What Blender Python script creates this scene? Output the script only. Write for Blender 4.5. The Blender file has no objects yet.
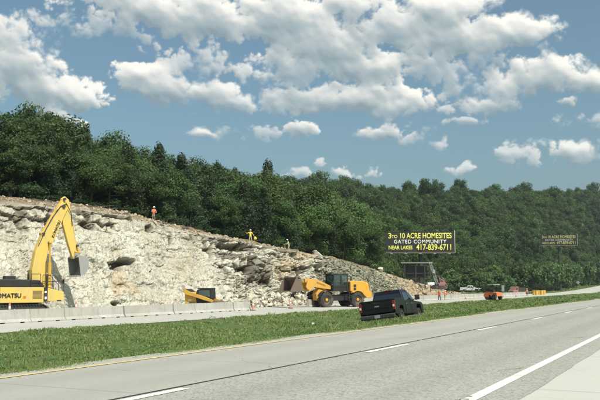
import bpy, bmesh, math, random
import numpy as np
from mathutils import Vector, Matrix, Euler
R = math.radians
PI = math.pi
random.seed(7)
S = bpy.context.scene
COL = S.collection

# ------------------------------------------------------------------ camera
F = 800.0                      # focal length in photo pixels (600 wide)
CAMH = 1.5
PITCH = math.atan(86/800)
PSI = math.atan(400/(800*math.cos(PITCH)+86*math.sin(PITCH)))
cam = bpy.data.cameras.new('camera'); cam_o = bpy.data.objects.new('camera', cam); COL.objects.link(cam_o)
cam.sensor_width = 36; cam.lens = 36*F/600; cam.clip_end = 6000; cam.clip_start = 0.1
cam_o.location = (0, 0, CAMH); cam_o.rotation_euler = (PI/2+PITCH, 0, PSI)
S.camera = cam_o
RM = Euler((PI/2+PITCH, 0, PSI)).to_matrix()
# ------------------------------------------------------------------ light
SUN_EL = 54.0
SUN_DIR = Vector((0.88, -0.47, 0)).normalized()
sun = bpy.data.lights.new('sun', 'SUN'); sun.energy = 4.0; sun.angle = R(0.53); sun.color = (1.0, 0.965, 0.88)
sun_o = bpy.data.objects.new('sun', sun); COL.objects.link(sun_o)
sd = Vector((SUN_DIR.x*math.cos(R(SUN_EL)), SUN_DIR.y*math.cos(R(SUN_EL)), math.sin(R(SUN_EL))))
sun_o.rotation_euler = sd.to_track_quat('Z', 'Y').to_euler(); sun_o.location = (20, -20, 60)
SKY_STRENGTH = 0.09
S.view_settings.view_transform = 'Standard'; S.view_settings.look = 'None'
S.view_settings.gamma = 1; S.view_settings.use_curve_mapping = False
S.view_settings.exposure = 0.46
S.render.engine = 'CYCLES'
try:
    S.cycles.use_denoising = True; S.cycles.max_bounces = 6; S.cycles.transparent_max_bounces = 8
    S.cycles.diffuse_bounces = 3; S.cycles.volume_bounces = 0; S.cycles.caustics_reflective = False
except Exception: pass

# ------------------------------------------------------------------ projection helpers (photo pixel -> world place)
def ray(px, py):
    return RM @ Vector((px-300, 200-py, -F))
def at_D(px, py, D):
    d = ray(px, py); k = -D/d.x
    return Vector((-D, d.y*k, CAMH+d.z*k))
def at_h(px, py, h):
    d = ray(px, py); k = (h-CAMH)/d.z
    return Vector((d.x*k, d.y*k, h))
def at_depth(px, py, z):          # z = horizontal depth along the view axis
    d = ray(px, py); fw = Vector((-math.sin(PSI), math.cos(PSI), 0)); k = z/d.dot(fw)
    return Vector((d.x*k, d.y*k, CAMH+d.z*k))
def to_px(p):
    q = RM.transposed() @ (Vector(p)-Vector((0, 0, CAMH)))
    return 300+F*q.x/-q.z, 200-F*q.y/-q.z
FWA = PI/2+PSI                     # world angle of the view axis
def local_plane(origin, ang, yoff):
    """returns f(px,py)->(u,z) on the vertical plane local y=yoff of a thing at origin heading ang"""
    h = Vector((math.cos(ang), math.sin(ang), 0)); n = Vector((-math.sin(ang), math.cos(ang), 0))
    o = Vector(origin)+n*yoff; c = Vector((0, 0, CAMH))
    def f(px, py):
        d = ray(px, py); k = (o-c).dot(n)/d.dot(n); p = c+d*k-Vector(origin)
        return (p.dot(h), p.z)
    return f

# ------------------------------------------------------------------ numpy noise
def _h(ix, iy, iz, s=0):
    n = (ix.astype(np.int64)*374761393+iy.astype(np.int64)*668265263+iz.astype(np.int64)*2147483647+s*974711) & 0x7fffffff
    n = (n ^ (n >> 13))*1274126177 & 0x7fffffff
    n = (n ^ (n >> 16))*668265263 & 0x7fffffff
    return (n & 0xffff)/65535.0
def vnoise(P, s=0):
    I = np.floor(P); f = P-I; f = f*f*(3-2*f); I = I.astype(np.int64); o = 0
    for dx in (0, 1):
        for dy in (0, 1):
            for dz in (0, 1):
                w = (f[:, 0] if dx else 1-f[:, 0])*(f[:, 1] if dy else 1-f[:, 1])*(f[:, 2] if dz else 1-f[:, 2])
                o = o+w*_h(I[:, 0]+dx, I[:, 1]+dy, I[:, 2]+dz, s)
    return o
def fbm(P, n=4, s=0):
    a = .5; o = 0; t = 0
    for k in range(n):
        o = o+a*vnoise(P*2**k, s+k*17); t += a; a *= .5
    return o/t
def cells(P, s=0):
    """nearest-feature noise: distance, second distance, random per cell, offset vector"""
    I = np.floor(P).astype(np.int64)
    d1 = np.full(len(P), 9.); d2 = np.full(len(P), 9.); idr = np.zeros(len(P)); off = np.zeros((len(P), 3))
    for dx in (-1, 0, 1):
        for dy in (-1, 0, 1):
            for dz in (-1, 0, 1):
                c = I+np.array([dx, dy, dz])
                q = np.stack([c[:, k]+_h(c[:, 0], c[:, 1], c[:, 2], s+k+1) for k in range(3)], 1)
                v = P-q; d = np.sqrt((v*v).sum(1)); r = _h(c[:, 0], c[:, 1], c[:, 2], s+9)
                m = d < d1
                d2 = np.where(m, d1, np.minimum(d2, d)); idr = np.where(m, r, idr)
                off = np.where(m[:, None], v, off); d1 = np.where(m, d, d1)
    return d1, d2, idr, off

# ------------------------------------------------------------------ object helpers
def tag(o, label=None, cat=None, group=None, kind=None):
    if label: o['label'] = label
    if cat: o['category'] = cat
    if group: o['group'] = group
    if kind: o['kind'] = kind
    return o
def empty(name, loc, rz=0, label=None, cat=None, group=None):
    o = bpy.data.objects.new(name, None); COL.objects.link(o); o.empty_display_size = .3
    o.location = loc; o.rotation_euler = (0, 0, rz)
    return tag(o, label, cat, group)
def np_mesh(name, V, Fq, smooth=False):
    """V (n,3), Fq (m,k) same-size faces"""
    me = bpy.data.meshes.new(name); V = np.asarray(V, dtype=np.float32); Fq = np.asarray(Fq, dtype=np.int32)
    m, k = Fq.shape
    me.vertices.add(len(V)); me.vertices.foreach_set('co', V.ravel())
    me.loops.add(m*k); me.loops.foreach_set('vertex_index', Fq.ravel())
    me.polygons.add(m); me.polygons.foreach_set('loop_start', np.arange(0, m*k, k, dtype=np.int32))
    try: me.polygons.foreach_set('loop_total', np.full(m, k, dtype=np.int32))
    except Exception: pass
    me.polygons.foreach_set('use_smooth', np.full(m, smooth))
    me.update(calc_edges=True); me.validate()
    return me
def link(name, me, mat, parent=None):
    o = bpy.data.objects.new(name, me); COL.objects.link(o)
    if mat is not None:
        for m in (mat if isinstance(mat, (list, tuple)) else [mat]): me.materials.append(m)
    if parent: o.parent = parent
    return o
def attr(me, name, vals):
    a = me.attributes.new(name, 'FLOAT', 'POINT'); a.data.foreach_set('value', np.asarray(vals, dtype=np.float32))
def copy_tree(o, parent=None):
    c = o.copy(); COL.objects.link(c); c.parent = parent
    for ch in list(o.children): copy_tree(ch, c)
    return c

class MB:
    """collects shapes, builds ONE mesh object"""
    def __init__(s): s.bm = bmesh.new()
    def box(s, c, d, rot=None, taper=None):
        m = Matrix.Translation(c) @ (Euler(rot).to_matrix().to_4x4() if rot else Matrix.Identity(4)) @ Matrix.Diagonal((d[0], d[1], d[2], 1))
        r = bmesh.ops.create_cube(s.bm, size=1, matrix=Matrix.Identity(4))
        for v in r['verts']:
            if taper and v.co.z > 0: v.co.x *= taper[0]; v.co.y *= taper[1]
            v.co = m @ v.co
        return s
    def cyl(s, a, b, r, r2=None, n=20, caps=True):
        a = Vector(a); b = Vector(b); d = b-a; q = d.to_track_quat('Z', 'Y').to_matrix().to_4x4()
        m = Matrix.Translation((a+b)/2) @ q
        bmesh.ops.create_cone(s.bm, cap_ends=caps, segments=n, radius1=r, radius2=r if r2 is None else r2, depth=d.length, matrix=m)
        return s
    def sph(s, c, r, n=12, sc=(1, 1, 1)):
        bmesh.ops.create_uvsphere(s.bm, u_segments=n, v_segments=max(6, n//2), radius=r, matrix=Matrix.Translation(c) @ Matrix.Diagonal((*sc, 1)))
        return s
    def prism(s, pts, y0, y1):
        """profile in x,z extruded along y"""
        a = [s.bm.verts.new((p[0], y0, p[1])) for p in pts]; b = [s.bm.verts.new((p[0], y1, p[1])) for p in pts]; n = len(pts)
        s.bm.faces.new(a); s.bm.faces.new(list(reversed(b)))
        for i in range(n): s.bm.faces.new((a[i], b[i], b[(i+1) % n], a[(i+1) % n]))
        return s
    def loft(s, rings, close=True):
        R_ = [[s.bm.verts.new(p) for p in r] for r in rings]; n = len(R_[0])
        for i in range(len(R_)-1):
            for j in range(n): s.bm.faces.new((R_[i][j], R_[i][(j+1) % n], R_[i+1][(j+1) % n], R_[i+1][j]))
        if close: s.bm.faces.new(list(reversed(R_[0]))); s.bm.faces.new(R_[-1])
        return s
    def tube(s, pts, r, n=8):
        for i in range(len(pts)-1): s.cyl(pts[i], pts[i+1], r, n=n)
        for p in pts[1:-1]: s.sph(p, r, 8)
        return s
    def lathe(s, prof, c, axis='Y', n=28):
        """prof: list of (offset along axis, radius)"""
        rings = []
        for (o, r) in prof:
            ring = []
            for k in range(n):
                a = 2*PI*k/n
                if axis == 'Y': ring.append((c[0]+r*math.cos(a), c[1]+o, c[2]+r*math.sin(a)))
                elif axis == 'Z': ring.append((c[0]+r*math.cos(a), c[1]+r*math.sin(a), c[2]+o))
                else: ring.append((c[0]+o, c[1]+r*math.cos(a), c[2]+r*math.sin(a)))
            rings.append(ring)
        return s.loft(rings)
    def build(s, name, mat, parent=None, bevel=0, smooth=False, loc=None):
        bmesh.ops.recalc_face_normals(s.bm, faces=s.bm.faces)
        me = bpy.data.meshes.new(name); s.bm.to_mesh(me); s.bm.free()
        o = link(name, me, mat, parent)
        if smooth:
            me.polygons.foreach_set('use_smooth', [True]*len(me.polygons))
            try: me.set_sharp_from_angle(angle=R(38))
            except Exception: pass
        if bevel:
            b = o.modifiers.new('bevel', 'BEVEL'); b.width = bevel; b.segments = 2; b.limit_method = 'ANGLE'; b.angle_limit = R(35)
        if loc: o.location = loc
        return o
def text_obj(name, txt, size, mat, parent, loc, rot, depth=.004, bold=0.0, sx=1.0, align='CENTER', spacing=1.0):
    cu = bpy.data.curves.new(name, 'FONT'); cu.body = txt; cu.size = size; cu.extrude = depth; cu.align_x = align
    cu.align_y = 'CENTER'; cu.bevel_depth = bold*.8; cu.bevel_resolution = 0; cu.space_character = spacing
    t = bpy.data.objects.new(name, cu); COL.objects.link(t)
    dg = bpy.context.evaluated_depsgraph_get(); me = bpy.data.meshes.new_from_object(t.evaluated_get(dg))
    bpy.data.objects.remove(t); o = link(name, me, None, parent); me.materials.clear(); me.materials.append(mat)
    o.location = loc; o.rotation_euler = rot; o.scale = (sx, 1, 1)
    return o

# ------------------------------------------------------------------ materials
def nmat(name):
    m = bpy.data.materials.new(name); m.use_nodes = True; nt = m.node_tree; nt.nodes.clear()
    return m, nt
class NT:
    def __init__(s, nt): s.nt = nt
    def n(s, t, **k):
        x = s.nt.nodes.new(t)
        for a, b in k.items(): setattr(x, a, b)
        return x
    def set(s, sock, v):
        if hasattr(v, 'is_output') or isinstance(v, bpy.types.NodeSocket): s.nt.links.new(v, sock)
        else:
            if isinstance(v, (tuple, list)) and sock.type == 'RGBA' and len(v) == 3: v = (*v, 1)
            sock.default_value = v
    def math(s, op, a, b=None, c=None, clamp=False):
        x = s.n('ShaderNodeMath', operation=op); x.use_clamp = clamp; s.set(x.inputs[0], a)
        if b is not None: s.set(x.inputs[1], b)
        if c is not None: s.set(x.inputs[2], c)
        return x.outputs[0]
    def vec(s, op, a, b=None):
        x = s.n('ShaderNodeVectorMath', operation=op); s.set(x.inputs[0], a)
        if b is not None: s.set(x.inputs[1], b)
        return x.outputs['Value'] if op in ('LENGTH', 'DOT_PRODUCT') else x.outputs[0]
    def mix(s, f, a, b, mode='MIX'):
        x = s.n('ShaderNodeMix', data_type='RGBA', blend_type=mode); s.set(x.inputs['Factor'], f); s.set(x.inputs['A'], a) if False else None
        s.set(x.inputs[6], a); s.set(x.inputs[7], b); return x.outputs[2]
    def ramp(s, f, stops, interp='LINEAR'):
        x = s.n('ShaderNodeValToRGB'); cr = x.color_ramp; cr.interpolation = interp
        while len(cr.elements) < len(stops): cr.elements.new(.5)
        for e, (p, c) in zip(cr.elements, stops):
            e.position = p; e.color = (*c, 1) if isinstance(c, tuple) else (c, c, c, 1)
        s.set(x.inputs[0], f); return x.outputs[0]
    def noise(s, vec, scale, detail=4, rough=.55, dist=0):
        x = s.n('ShaderNodeTexNoise'); s.set(x.inputs['Vector'], vec); x.inputs['Scale'].default_value = scale
        x.inputs['Detail'].default_value = detail; x.inputs['Roughness'].default_value = rough; x.inputs['Distortion'].default_value = dist
        return x.outputs[0]
    def voro(s, vec, scale, feature='F1', out='Distance', rand=1):
        x = s.n('ShaderNodeTexVoronoi', feature=feature); s.set(x.inputs['Vector'], vec); x.inputs['Scale'].default_value = scale
        x.inputs['Randomness'].default_value = rand
        return x.outputs[out]
    def mapr(s, v, a, b, c=0, d=1, smooth=False):
        x = s.n('ShaderNodeMapRange'); x.interpolation_type = 'SMOOTHSTEP' if smooth else 'LINEAR'
        s.set(x.inputs[0], v)
        for i, q in zip((1, 2, 3, 4), (a, b, c, d)): x.inputs[i].default_value = q
        return x.outputs[0]
    def scale(s, vec, v):
        return s.vec('MULTIPLY', vec, v)
    def coord(s, w='Object'):
        return s.n('ShaderNodeTexCoord').outputs[w]
    def pos(s): return s.n('ShaderNodeNewGeometry').outputs['Position']
    def attr(s, name): return s.n('ShaderNodeAttribute', attribute_name=name).outputs['Fac']
    def out(s, col, rough=.7, bump=None, bstr=.5, bdist=.02, metal=0, spec=.5, coat=0, extra=None):
        p = s.n('ShaderNodeBsdfPrincipled'); s.set(p.inputs['Base Color'], col); s.set(p.inputs['Roughness'], rough)
        s.set(p.inputs['Metallic'], metal); p.inputs['Specular IOR Level'].default_value = spec
        if coat: p.inputs['Coat Weight'].default_value = coat; p.inputs['Coat Roughness'].default_value = .06
        if bump is not None:
            b = s.n('ShaderNodeBump'); b.inputs['Strength'].default_value = bstr; b.inputs['Distance'].default_value = bdist
            s.set(b.inputs['Height'], bump); s.nt.links.new(b.outputs[0], p.inputs['Normal'])
        if extra: extra(p)
        o = s.n('ShaderNodeOutputMaterial'); s.nt.links.new(p.outputs[0], o.inputs[0]); return p

def paint(name, col, rough=.4, dirt=.35, dirt_col=(.16, .13, .09), metal=0, scale=1.2, spec=.5, coat=0):
    m, nt = nmat(name); N = NT(nt); c = N.coord(); n = N.noise(c, scale, 8, .65)
    f = N.mapr(n, .48, .75, 0, dirt); col2 = N.mix(f, col, dirt_col)
    v = N.noise(c, scale*7, 3); col3 = N.mix(N.mapr(v, .3, .7, 0, .12), col2, tuple(x*.6 for x in col))
    N.out(col3, N.mapr(n, .3, .7, rough, min(1, rough+.3)), bump=v, bstr=.12, bdist=.01, metal=metal, spec=spec, coat=coat)
    return m
def glass(name, col=(.02, .03, .035)):
    m, nt = nmat(name); N = NT(nt)
    N.out(col, .06, spec=.9, coat=.5); return m
YEL = paint('machine_yellow', (.58, .34, .045), .38, .45)
EXY = paint('excavator_yellow', (.64, .45, .10), .45, .75, (.40, .34, .22), scale=.9)
AMB = paint('loader_yellow', (.64, .33, .035), .42, .65, (.34, .26, .15), scale=1.0)
BLK = paint('black_plastic', (.018, .018, .018), .5, .35, (.07, .06, .05))
DKM = paint('dark_steel', (.05, .048, .045), .45, .5, (.13, .1, .07), metal=.3)
RUST = paint('worn_steel', (.17, .125, .095), .5, .6, (.24, .19, .14), metal=.3)
BKST = paint('bucket_steel', (.36, .36, .34), .42, .3, (.2, .17, .13), metal=.4)
CHR = paint('chrome', (.5, .5, .5), .2, .1, metal=.9)
RUB = paint('rubber', (.03, .028, .025), .85, .9, (.20, .17, .13))
GLS = glass('glass', (.008, .010, .011)); 
WHT = paint('white_paint', (.72, .72, .7), .4, .2)
ORG = paint('safety_orange', (.85, .14, .03), .5, .2)
ORP = paint('roller_orange', (.60, .17, .06), .45, .25)
BARY = paint('barrel_yellow', (.66, .38, .05), .5, .15)
TRK = paint('truck_black', (.004, .004, .005), .25, .06, (.02, .018, .016), coat=.25, spec=.35)
REDL = paint('tail_red', (.16, .008, .007), .15, .05, coat=.5)
LAMP = paint('lamp_lens', (.6, .6, .58), .15, .05, coat=.5)
BBLK = paint('sign_black', (.012, .013, .012), .5, .1)
BYEL = paint('sign_yellow', (.8, .78, .16), .5, .08)
BWHT = paint('sign_white', (.75, .76, .62), .5, .08)
GRYM = paint('galvanised', (.3, .31, .31), .45, .3, metal=.4)
PNK = paint('faded_red', (.30, .14, .13), .5, .4)
SGN = paint('sign_back', (.26, .30, .28), .45, .2, metal=.4)

# ------------------------------------------------------------------ world: sky with clouds
world = bpy.data.worlds.new('World'); S.world = world; world.use_nodes = True
nt = world.node_tree; nt.nodes.clear(); W = NT(nt)
sky = W.n('ShaderNodeTexSky', sky_type='NISHITA'); sky.sun_disc = False
sky.sun_elevation = R(SUN_EL); sky.sun_rotation = math.atan2(SUN_DIR.x, SUN_DIR.y)
sky.air_density = 1.0; sky.dust_density = 4.6; sky.ozone_density = 1.9; sky.altitude = 200
def azel(px, py):
    d = ray(px, py).normalized(); return math.degrees(math.atan2(d.x, d.y)), math.degrees(math.asin(d.z))
skyc = W.mix(1, sky.outputs[0], (SKY_STRENGTH*.93, SKY_STRENGTH*1.10, SKY_STRENGTH*.99), 'MULTIPLY')
fin = skyc
bg = W.n('ShaderNodeBackground'); W.set(bg.inputs[0], fin); bg.inputs[1].default_value = 1.0
wo = W.n('ShaderNodeOutputWorld'); nt.links.new(bg.outputs[0], wo.inputs[0])

# ------------------------------------------------------------------ cumulus clouds: a far shell of cloud, its cover and light computed from noise
# clouds of the sky: centre, half width, half height (photo pixels, turned into degrees of sky), weight
CL = [(15,66,46,34,1),(52,92,50,20,1),(-40,84,36,30,.9),(80,98,34,14,.9),(12,38,26,18,.7),(20,56,20,16,.6),
      (165,88,46,24,1),(142,76,28,15,1),(205,94,40,24,.8),(230,102,28,15,.7),(195,62,46,15,.45),
      (150,8,60,26,1),(210,18,60,30,1),(120,-4,60,20,.8),(285,18,60,36,1.1),(330,48,62,36,1.1),(370,72,52,20,1.0),(300,70,60,18,.6),
      (350,103,82,14,1),(310,96,60,16,.7),(395,108,36,14,.8),(385,134,26,10,.8),(298,128,18,9,.8),(275,104,16,16,.55),
      (460,38,64,26,1),(510,34,46,22,1),(440,12,60,24,.9),(400,28,55,30,.8),(430,68,50,22,.55),(350,5,50,22,.8),
      (540,78,50,23,1),(590,80,46,16,.9),(500,90,28,14,.6),(482,107,40,10,.7),(571,101,13,6,.7),(462,122,14,6,.5),
      (570,150,24,12,.75),(515,152,16,12,.4),(525,165,14,7,.35),(460,170,14,6,.45),(440,145,7,5,.35),(200,136,17,7,.8),
      (58,124,24,13,1),(460,88,22,12,.4),(480,60,36,14,.4),(590,158,22,10,.4),(342,174,10,7,.5),(367,172,14,6,.4),(318,163,8,5,.4),
      (90,28,60,14,.35),(250,132,30,8,.25),(600,122,30,8,.3),(415,140,22,7,.3),(300,176,16,6,.4)]

AZ0, AZ1, EL0, EL1, DS = -58.0, 6.0, 0.2, 23.5, .040
ga = np.arange(AZ0, AZ1, DS); ge = np.arange(EL0, EL1, DS); GA, GE = np.meshgrid(ga, ge, indexing='ij'); sh = GA.shape
def n2d(x, y, s=0):
    return vnoise(np.stack([x.ravel(), y.ravel(), np.full(x.size, s*7.31)], 1), s).reshape(x.shape)
def f2d(x, y, n, s=0, g=.5):
    o = 0; a = 1; t = 0
    for k in range(n): o = o+a*n2d(x*2**k+k*13.1, y*2**k+k*5.7, s+k); t += a; a *= g
    return o/t
def w2d(x, y, s=0):
    ix, iy = np.floor(x).astype(np.int64), np.floor(y).astype(np.int64); d = np.full(x.shape, 9.); z0 = np.zeros_like(ix)
    for a in (-1, 0, 1):
        for b in (-1, 0, 1):
            q = (x-ix-a-_h(ix+a, iy+b, z0, s))**2+(y-iy-b-_h(ix+a, iy+b, z0, s+3))**2; d = np.minimum(d, q)
    return np.sqrt(d)
wx_, wy_ = f2d(GA*.5, GE*.5, 4, 5)-.5, f2d(GA*.5+40, GE*.5, 4, 6)-.5
xa, ya = GA+wx_*1.7, GE+wy_*1.1
WTF = np.zeros(sh)
acc = np.full(sh, -1.5); PXD = F*PI/180; wsum = np.zeros(sh)
for (cx, cy, hw, hh, wt) in CL:
    a, e = azel(cx, cy); hw *= 1.10; hh *= 1.06
    dx, dy = (xa-a)*PXD/hw, (ya-e)*PXD/hh; dy = np.where(dy < 0, dy*1.35, dy)
    b = wt*1.15*(1-np.sqrt(dx*dx+dy*dy)); k_ = .12; WTF = np.where(b > acc, wt, WTF); h_ = np.clip(.5+.5*(b-acc)/k_, 0, 1); acc = acc*(1-h_)+b*h_+k_*h_*(1-h_)
x2, y2 = GA+wx_*1.2, (GE+wy_*1.0)*1.18
bil = (.66-w2d(x2*.85, y2*.85, 1))*.62+(.6-w2d(x2*2.1+3, y2*2.1, 2))*.34+(.58-w2d(x2*4.6, y2*4.6+7, 3))*.15+(.55-w2d(x2*9.5, y2*9.5, 4))*.07
den = acc*1.0+bil*.95*np.clip(acc*1.6+1.15, .3, 1)+(f2d(GA*1.1, GE*1.3, 7, 9, .58)-.53)*1.0*np.clip(acc*1.6+1.0, .25, 1)-.15
def blur(A, r):
    K = int(r/DS)
    for ax in (0, 1):
        c = np.cumsum(np.pad(A, [(K+1, K) if q == ax else (0, 0) for q in (0, 1)], mode='edge'), axis=ax)
        A = (np.take(c, range(2*K+1, c.shape[ax]), ax)-np.take(c, range(0, c.shape[ax]-2*K-1), ax))/(2*K+1)
    return A
soft = f2d(GA*.35+9, GE*.35, 3, 15)
wid = .26+.9*np.clip(soft-.45, 0, 1)*2
alp = np.clip((den+.02)/wid, 0, 1); alp = alp*alp*(3-2*alp)
hgt = np.sqrt(np.clip(den+.1, 0, 2.0))
def lightf(r, sc):
    hb = blur(hgt, r) if r else hgt
    gx, gy = np.gradient(hb, DS); return -(gx*.45+gy*.9)*sc
cov = blur(np.clip(den, 0, .6), .45)
up = np.zeros(sh); dn_ = np.zeros(sh); tot = 0
for q in (8, 16, 26, 38, 52):      # cloud above a point shades it
    up += np.concatenate([cov[:, q:], np.repeat(cov[:, -1:], q, 1)], 1); tot += 1
up /= tot
L = .82+np.clip(lightf(.08, .08), -.22, .22)+np.clip(lightf(.25, .20), -.25, .25)+np.clip(lightf(.7, .30), -.25, .25)-up*.95+.16*(f2d(GA*.6, GE*.9, 4, 33)-.5)
L = np.clip(L+.12*np.clip((GE-4)/16, 0, 1), 0, 1)
stops = np.array([0, .25, .5, .75, 1.0]); cc_ = np.array([(.20, .26, .29), (.275, .34, .365), (.385, .43, .43), (.59, .60, .575), (.77, .76, .70)])
WTF = blur(np.clip(WTF, 0, 1), .35); alp = alp*np.clip(.28+WTF*.8, 0, 1)
rgb = np.stack([np.interp(L, stops, cc_[:, k]) for k in range(3)], -1)
alp *= np.clip(.52+(GE-1)/14, 0, .97)*np.clip((GA-AZ0)/2, 0, 1)*np.clip((AZ1-GA)/2, 0, 1)*np.clip((EL1-GE)/1.0, 0, 1)
RS = 5200; ra, re_ = np.radians(GA), np.radians(GE)
V = np.stack([np.sin(ra)*np.cos(re_), np.cos(ra)*np.cos(re_), np.sin(re_)], -1).reshape(-1, 3)*RS
n = sh[1]; i = np.arange(sh[0]-1)[:, None]*n+np.arange(n-1)[None]; Q = np.stack([i, i+n, i+1+n, i+1], -1).reshape(-1, 4)
ok = alp.ravel()[Q].max(1) > .004
me = np_mesh('clouds', V, Q[ok], True)
ca = me.color_attributes.new('cloud', 'FLOAT_COLOR', 'POINT'); ca.data.foreach_set('color', np.concatenate([rgb.reshape(-1, 3), alp.reshape(-1, 1)], 1).astype(np.float32).ravel())
m, nt = nmat('cloud'); N = NT(nt); at = N.n('ShaderNodeAttribute', attribute_name='cloud'); em = N.n('ShaderNodeEmission'); N.set(em.inputs[0], at.outputs['Color']); em.inputs[1].default_value = 1.0
tr = N.n('ShaderNodeBsdfTransparent'); mx = N.n('ShaderNodeMixShader'); N.set(mx.inputs[0], at.outputs['Alpha']); nt.links.new(tr.outputs[0], mx.inputs[1]); nt.links.new(em.outputs[0], mx.inputs[2])
o = N.n('ShaderNodeOutputMaterial'); nt.links.new(mx.outputs[0], o.inputs[0])
try: m.cycles.emission_sampling = 'NONE'
except Exception: pass
tag(link('clouds', me, m), kind='structure')

# ------------------------------------------------------------------ ground shape
MED0, MED1 = 10.95, 32.7          # median edges, metres to the left of the camera
def rise(t):
    t = np.asarray(t, dtype=float); return 2.6*np.clip((t-285)/150, 0, 3)**1.4
def ground(D, t):
    D = np.asarray(D, dtype=float)
    z = np.interp(D, [10.9, 12, 19, 25, 32.7, 45, 60, 90], [0, -.1, -1.05, -1.12, -.9, -.9, -.6, -.4])
    return z+rise(t)
YS = np.unique(np.concatenate([np.arange(-60, 60, 4), np.arange(60, 300, 10), np.arange(300, 900, 20), np.arange(900, 3001, 150)]))
def strip(name, D0, D1, off, mat, t0=-60, t1=600, nD=2, extra=None, jit=0):
    ts = YS[(YS >= t0) & (YS <= t1)]
    if jit: ts = np.arange(t0, t1, .35)
    Ds = np.linspace(D0, D1, nD); n = len(Ds)
    T, DD = np.meshgrid(ts, Ds, indexing='ij'); V = np.stack([-DD, T, ground(DD, T)+off], -1)
    if jit:
        e = (fbm(np.stack([ts*.9, ts*0, ts*0], 1), 4, 3)-.5)*jit
        V[:, 0, 0] -= e
    V = V.reshape(-1, 3)
    i = np.arange(len(ts)-1)[:, None]*n+np.arange(n-1)[None]
    Q = np.stack([i, i+1, i+1+n, i+n], -1).reshape(-1, 4)[:, ::-1]
    me = np_mesh(name, V, Q); o = link(name, me, mat); tag(o, kind='structure'); return o

def mat_concrete(name, base, var=.1, scale=.35, joints=None, dark=(.2, .19, .17), grain=1.0, tracks=None):
    m, nt = nmat(name); N = NT(nt); p = N.pos()
    a = N.noise(N.scale(p, (1, .35, 1)), scale, 5, .6); b = N.noise(p, 9, 6, .7); g = N.noise(p, 60, 3, .8)
    c = N.mix(N.mapr(a, .35, .7, 0, .55), base, tuple(x*.78 for x in base))
    c = N.mix(N.mapr(b, .45, .8, 0, .5), c, tuple(x*.7 for x in base))
    c = N.mix(N.mapr(g, .4, .75, 0, .5*grain), c, tuple(x*.55 for x in base))
    # wheel tracks, darker from traffic
    sx = N.n('ShaderNodeSeparateXYZ'); N.set(sx.inputs[0], p)
    if joints:
        w = N.math('ABSOLUTE', N.math('SUBTRACT', N.math('FRACT', N.math('MULTIPLY', sx.outputs[1], 1/joints)), .5))
        c = N.mix(N.mapr(w, .494, .499, 0, .75), c, tuple(x*.4 for x in base))
    if tracks:
        for xc in tracks:
            dd_ = N.math('ABSOLUTE', N.math('ADD', sx.outputs[0], xc)); jitter = N.math('MULTIPLY_ADD', a, .8, -.4)
            c = N.mix(N.math('MULTIPLY', N.mapr(N.math('ADD', dd_, jitter), .15, .75, .42, 0, True), N.mapr(b, .3, .7, .5, 1)), c, tuple(x*.66 for x in base))
    # thin wandering cracks
    v = N.voro(N.vec('ADD', p, N.vec('MULTIPLY', N.n('ShaderNodeTexNoise').outputs['Color'], (1, 1, 0))), .28, 'DISTANCE_TO_EDGE')
    c = N.mix(N.math('MULTIPLY', N.mapr(v, .0, .006, .6, 0), N.mapr(a, .45, .6, 0, 1)), c, tuple(x*.35 for x in base))
    N.out(c, .85, bump=g, bstr=.35, bdist=.006, spec=.25); return m
CONC = mat_concrete('road_concrete', (.36, .35, .305), joints=4.6, tracks=(7.75, 9.45))
CONC2 = mat_concrete('shoulder_concrete', (.46, .455, .40), joints=6.1, grain=.6)
CONC3 = mat_concrete('far_concrete', (.43, .42, .37), joints=5)
def mat_asphalt():
    m, nt = nmat('road_asphalt'); N = NT(nt); p = N.pos()
    a = N.noise(N.scale(p, (1, .2, 1)), .7, 4, .6); g = N.voro(p, 34, 'F1', 'Color'); g2 = N.noise(p, 45, 4, .8); b = N.noise(p, 5, 5, .7)
    c = N.mix(N.mapr(a, .3, .7), (.30, .29, .25), (.335, .325, .28))
    sg = N.n('ShaderNodeSeparateColor'); N.set(sg.inputs[0], g)
    c = N.mix(N.mapr(sg.outputs[0], .72, .95, 0, .5), c, (.45, .43, .38))
    c = N.mix(N.mapr(sg.outputs[1], .65, .95, 0, .55), c, (.07, .07, .065))
    c = N.mix(N.mapr(g2, .5, .7, 0, .4), c, (.12, .12, .11))
    sx = N.n('ShaderNodeSeparateXYZ'); N.set(sx.inputs[0], p)
    for xc in (3.9, 5.7):
        dd_ = N.math('ABSOLUTE', N.math('ADD', sx.outputs[0], xc)); c = N.mix(N.math('MULTIPLY', N.mapr(dd_, .15, .6, .30, 0, True), N.mapr(b, .3, .7, .4, 1)), c, (.17, .168, .15))
    c = N.mix(N.mapr(b, .5, .75, 0, .35), c, (.12, .118, .11))
    N.out(c, .85, bump=g2, bstr=.35, bdist=.006, spec=.25); return m
ASPH = mat_asphalt()
def mat_paintline(name, col, wear=.5):
    m, nt = nmat(name); N = NT(nt); p = N.pos()
    n = N.noise(p, 3, 8, .75); g = N.noise(p, 50, 3, .8)
    f = N.mapr(n, .5, .62, 0, wear)
    sy = N.n('ShaderNodeSeparateXYZ'); N.set(sy.inputs[0], p)
    c = N.mix(f, col, (.3, .29, .26)); c = N.mix(N.mapr(g, .55, .75, 0, .6), c, (.28, .27, .25))
    N.out(c, .7, bump=g, bstr=.2, bdist=.004, spec=.3); return m
PW = mat_paintline('line_white', (.66, .67, .60)); PY = mat_paintline('line_yellow', (.56, .43, .17), .8)
TAR = paint('tar', (.03, .03, .03), .6, .3)
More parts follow.
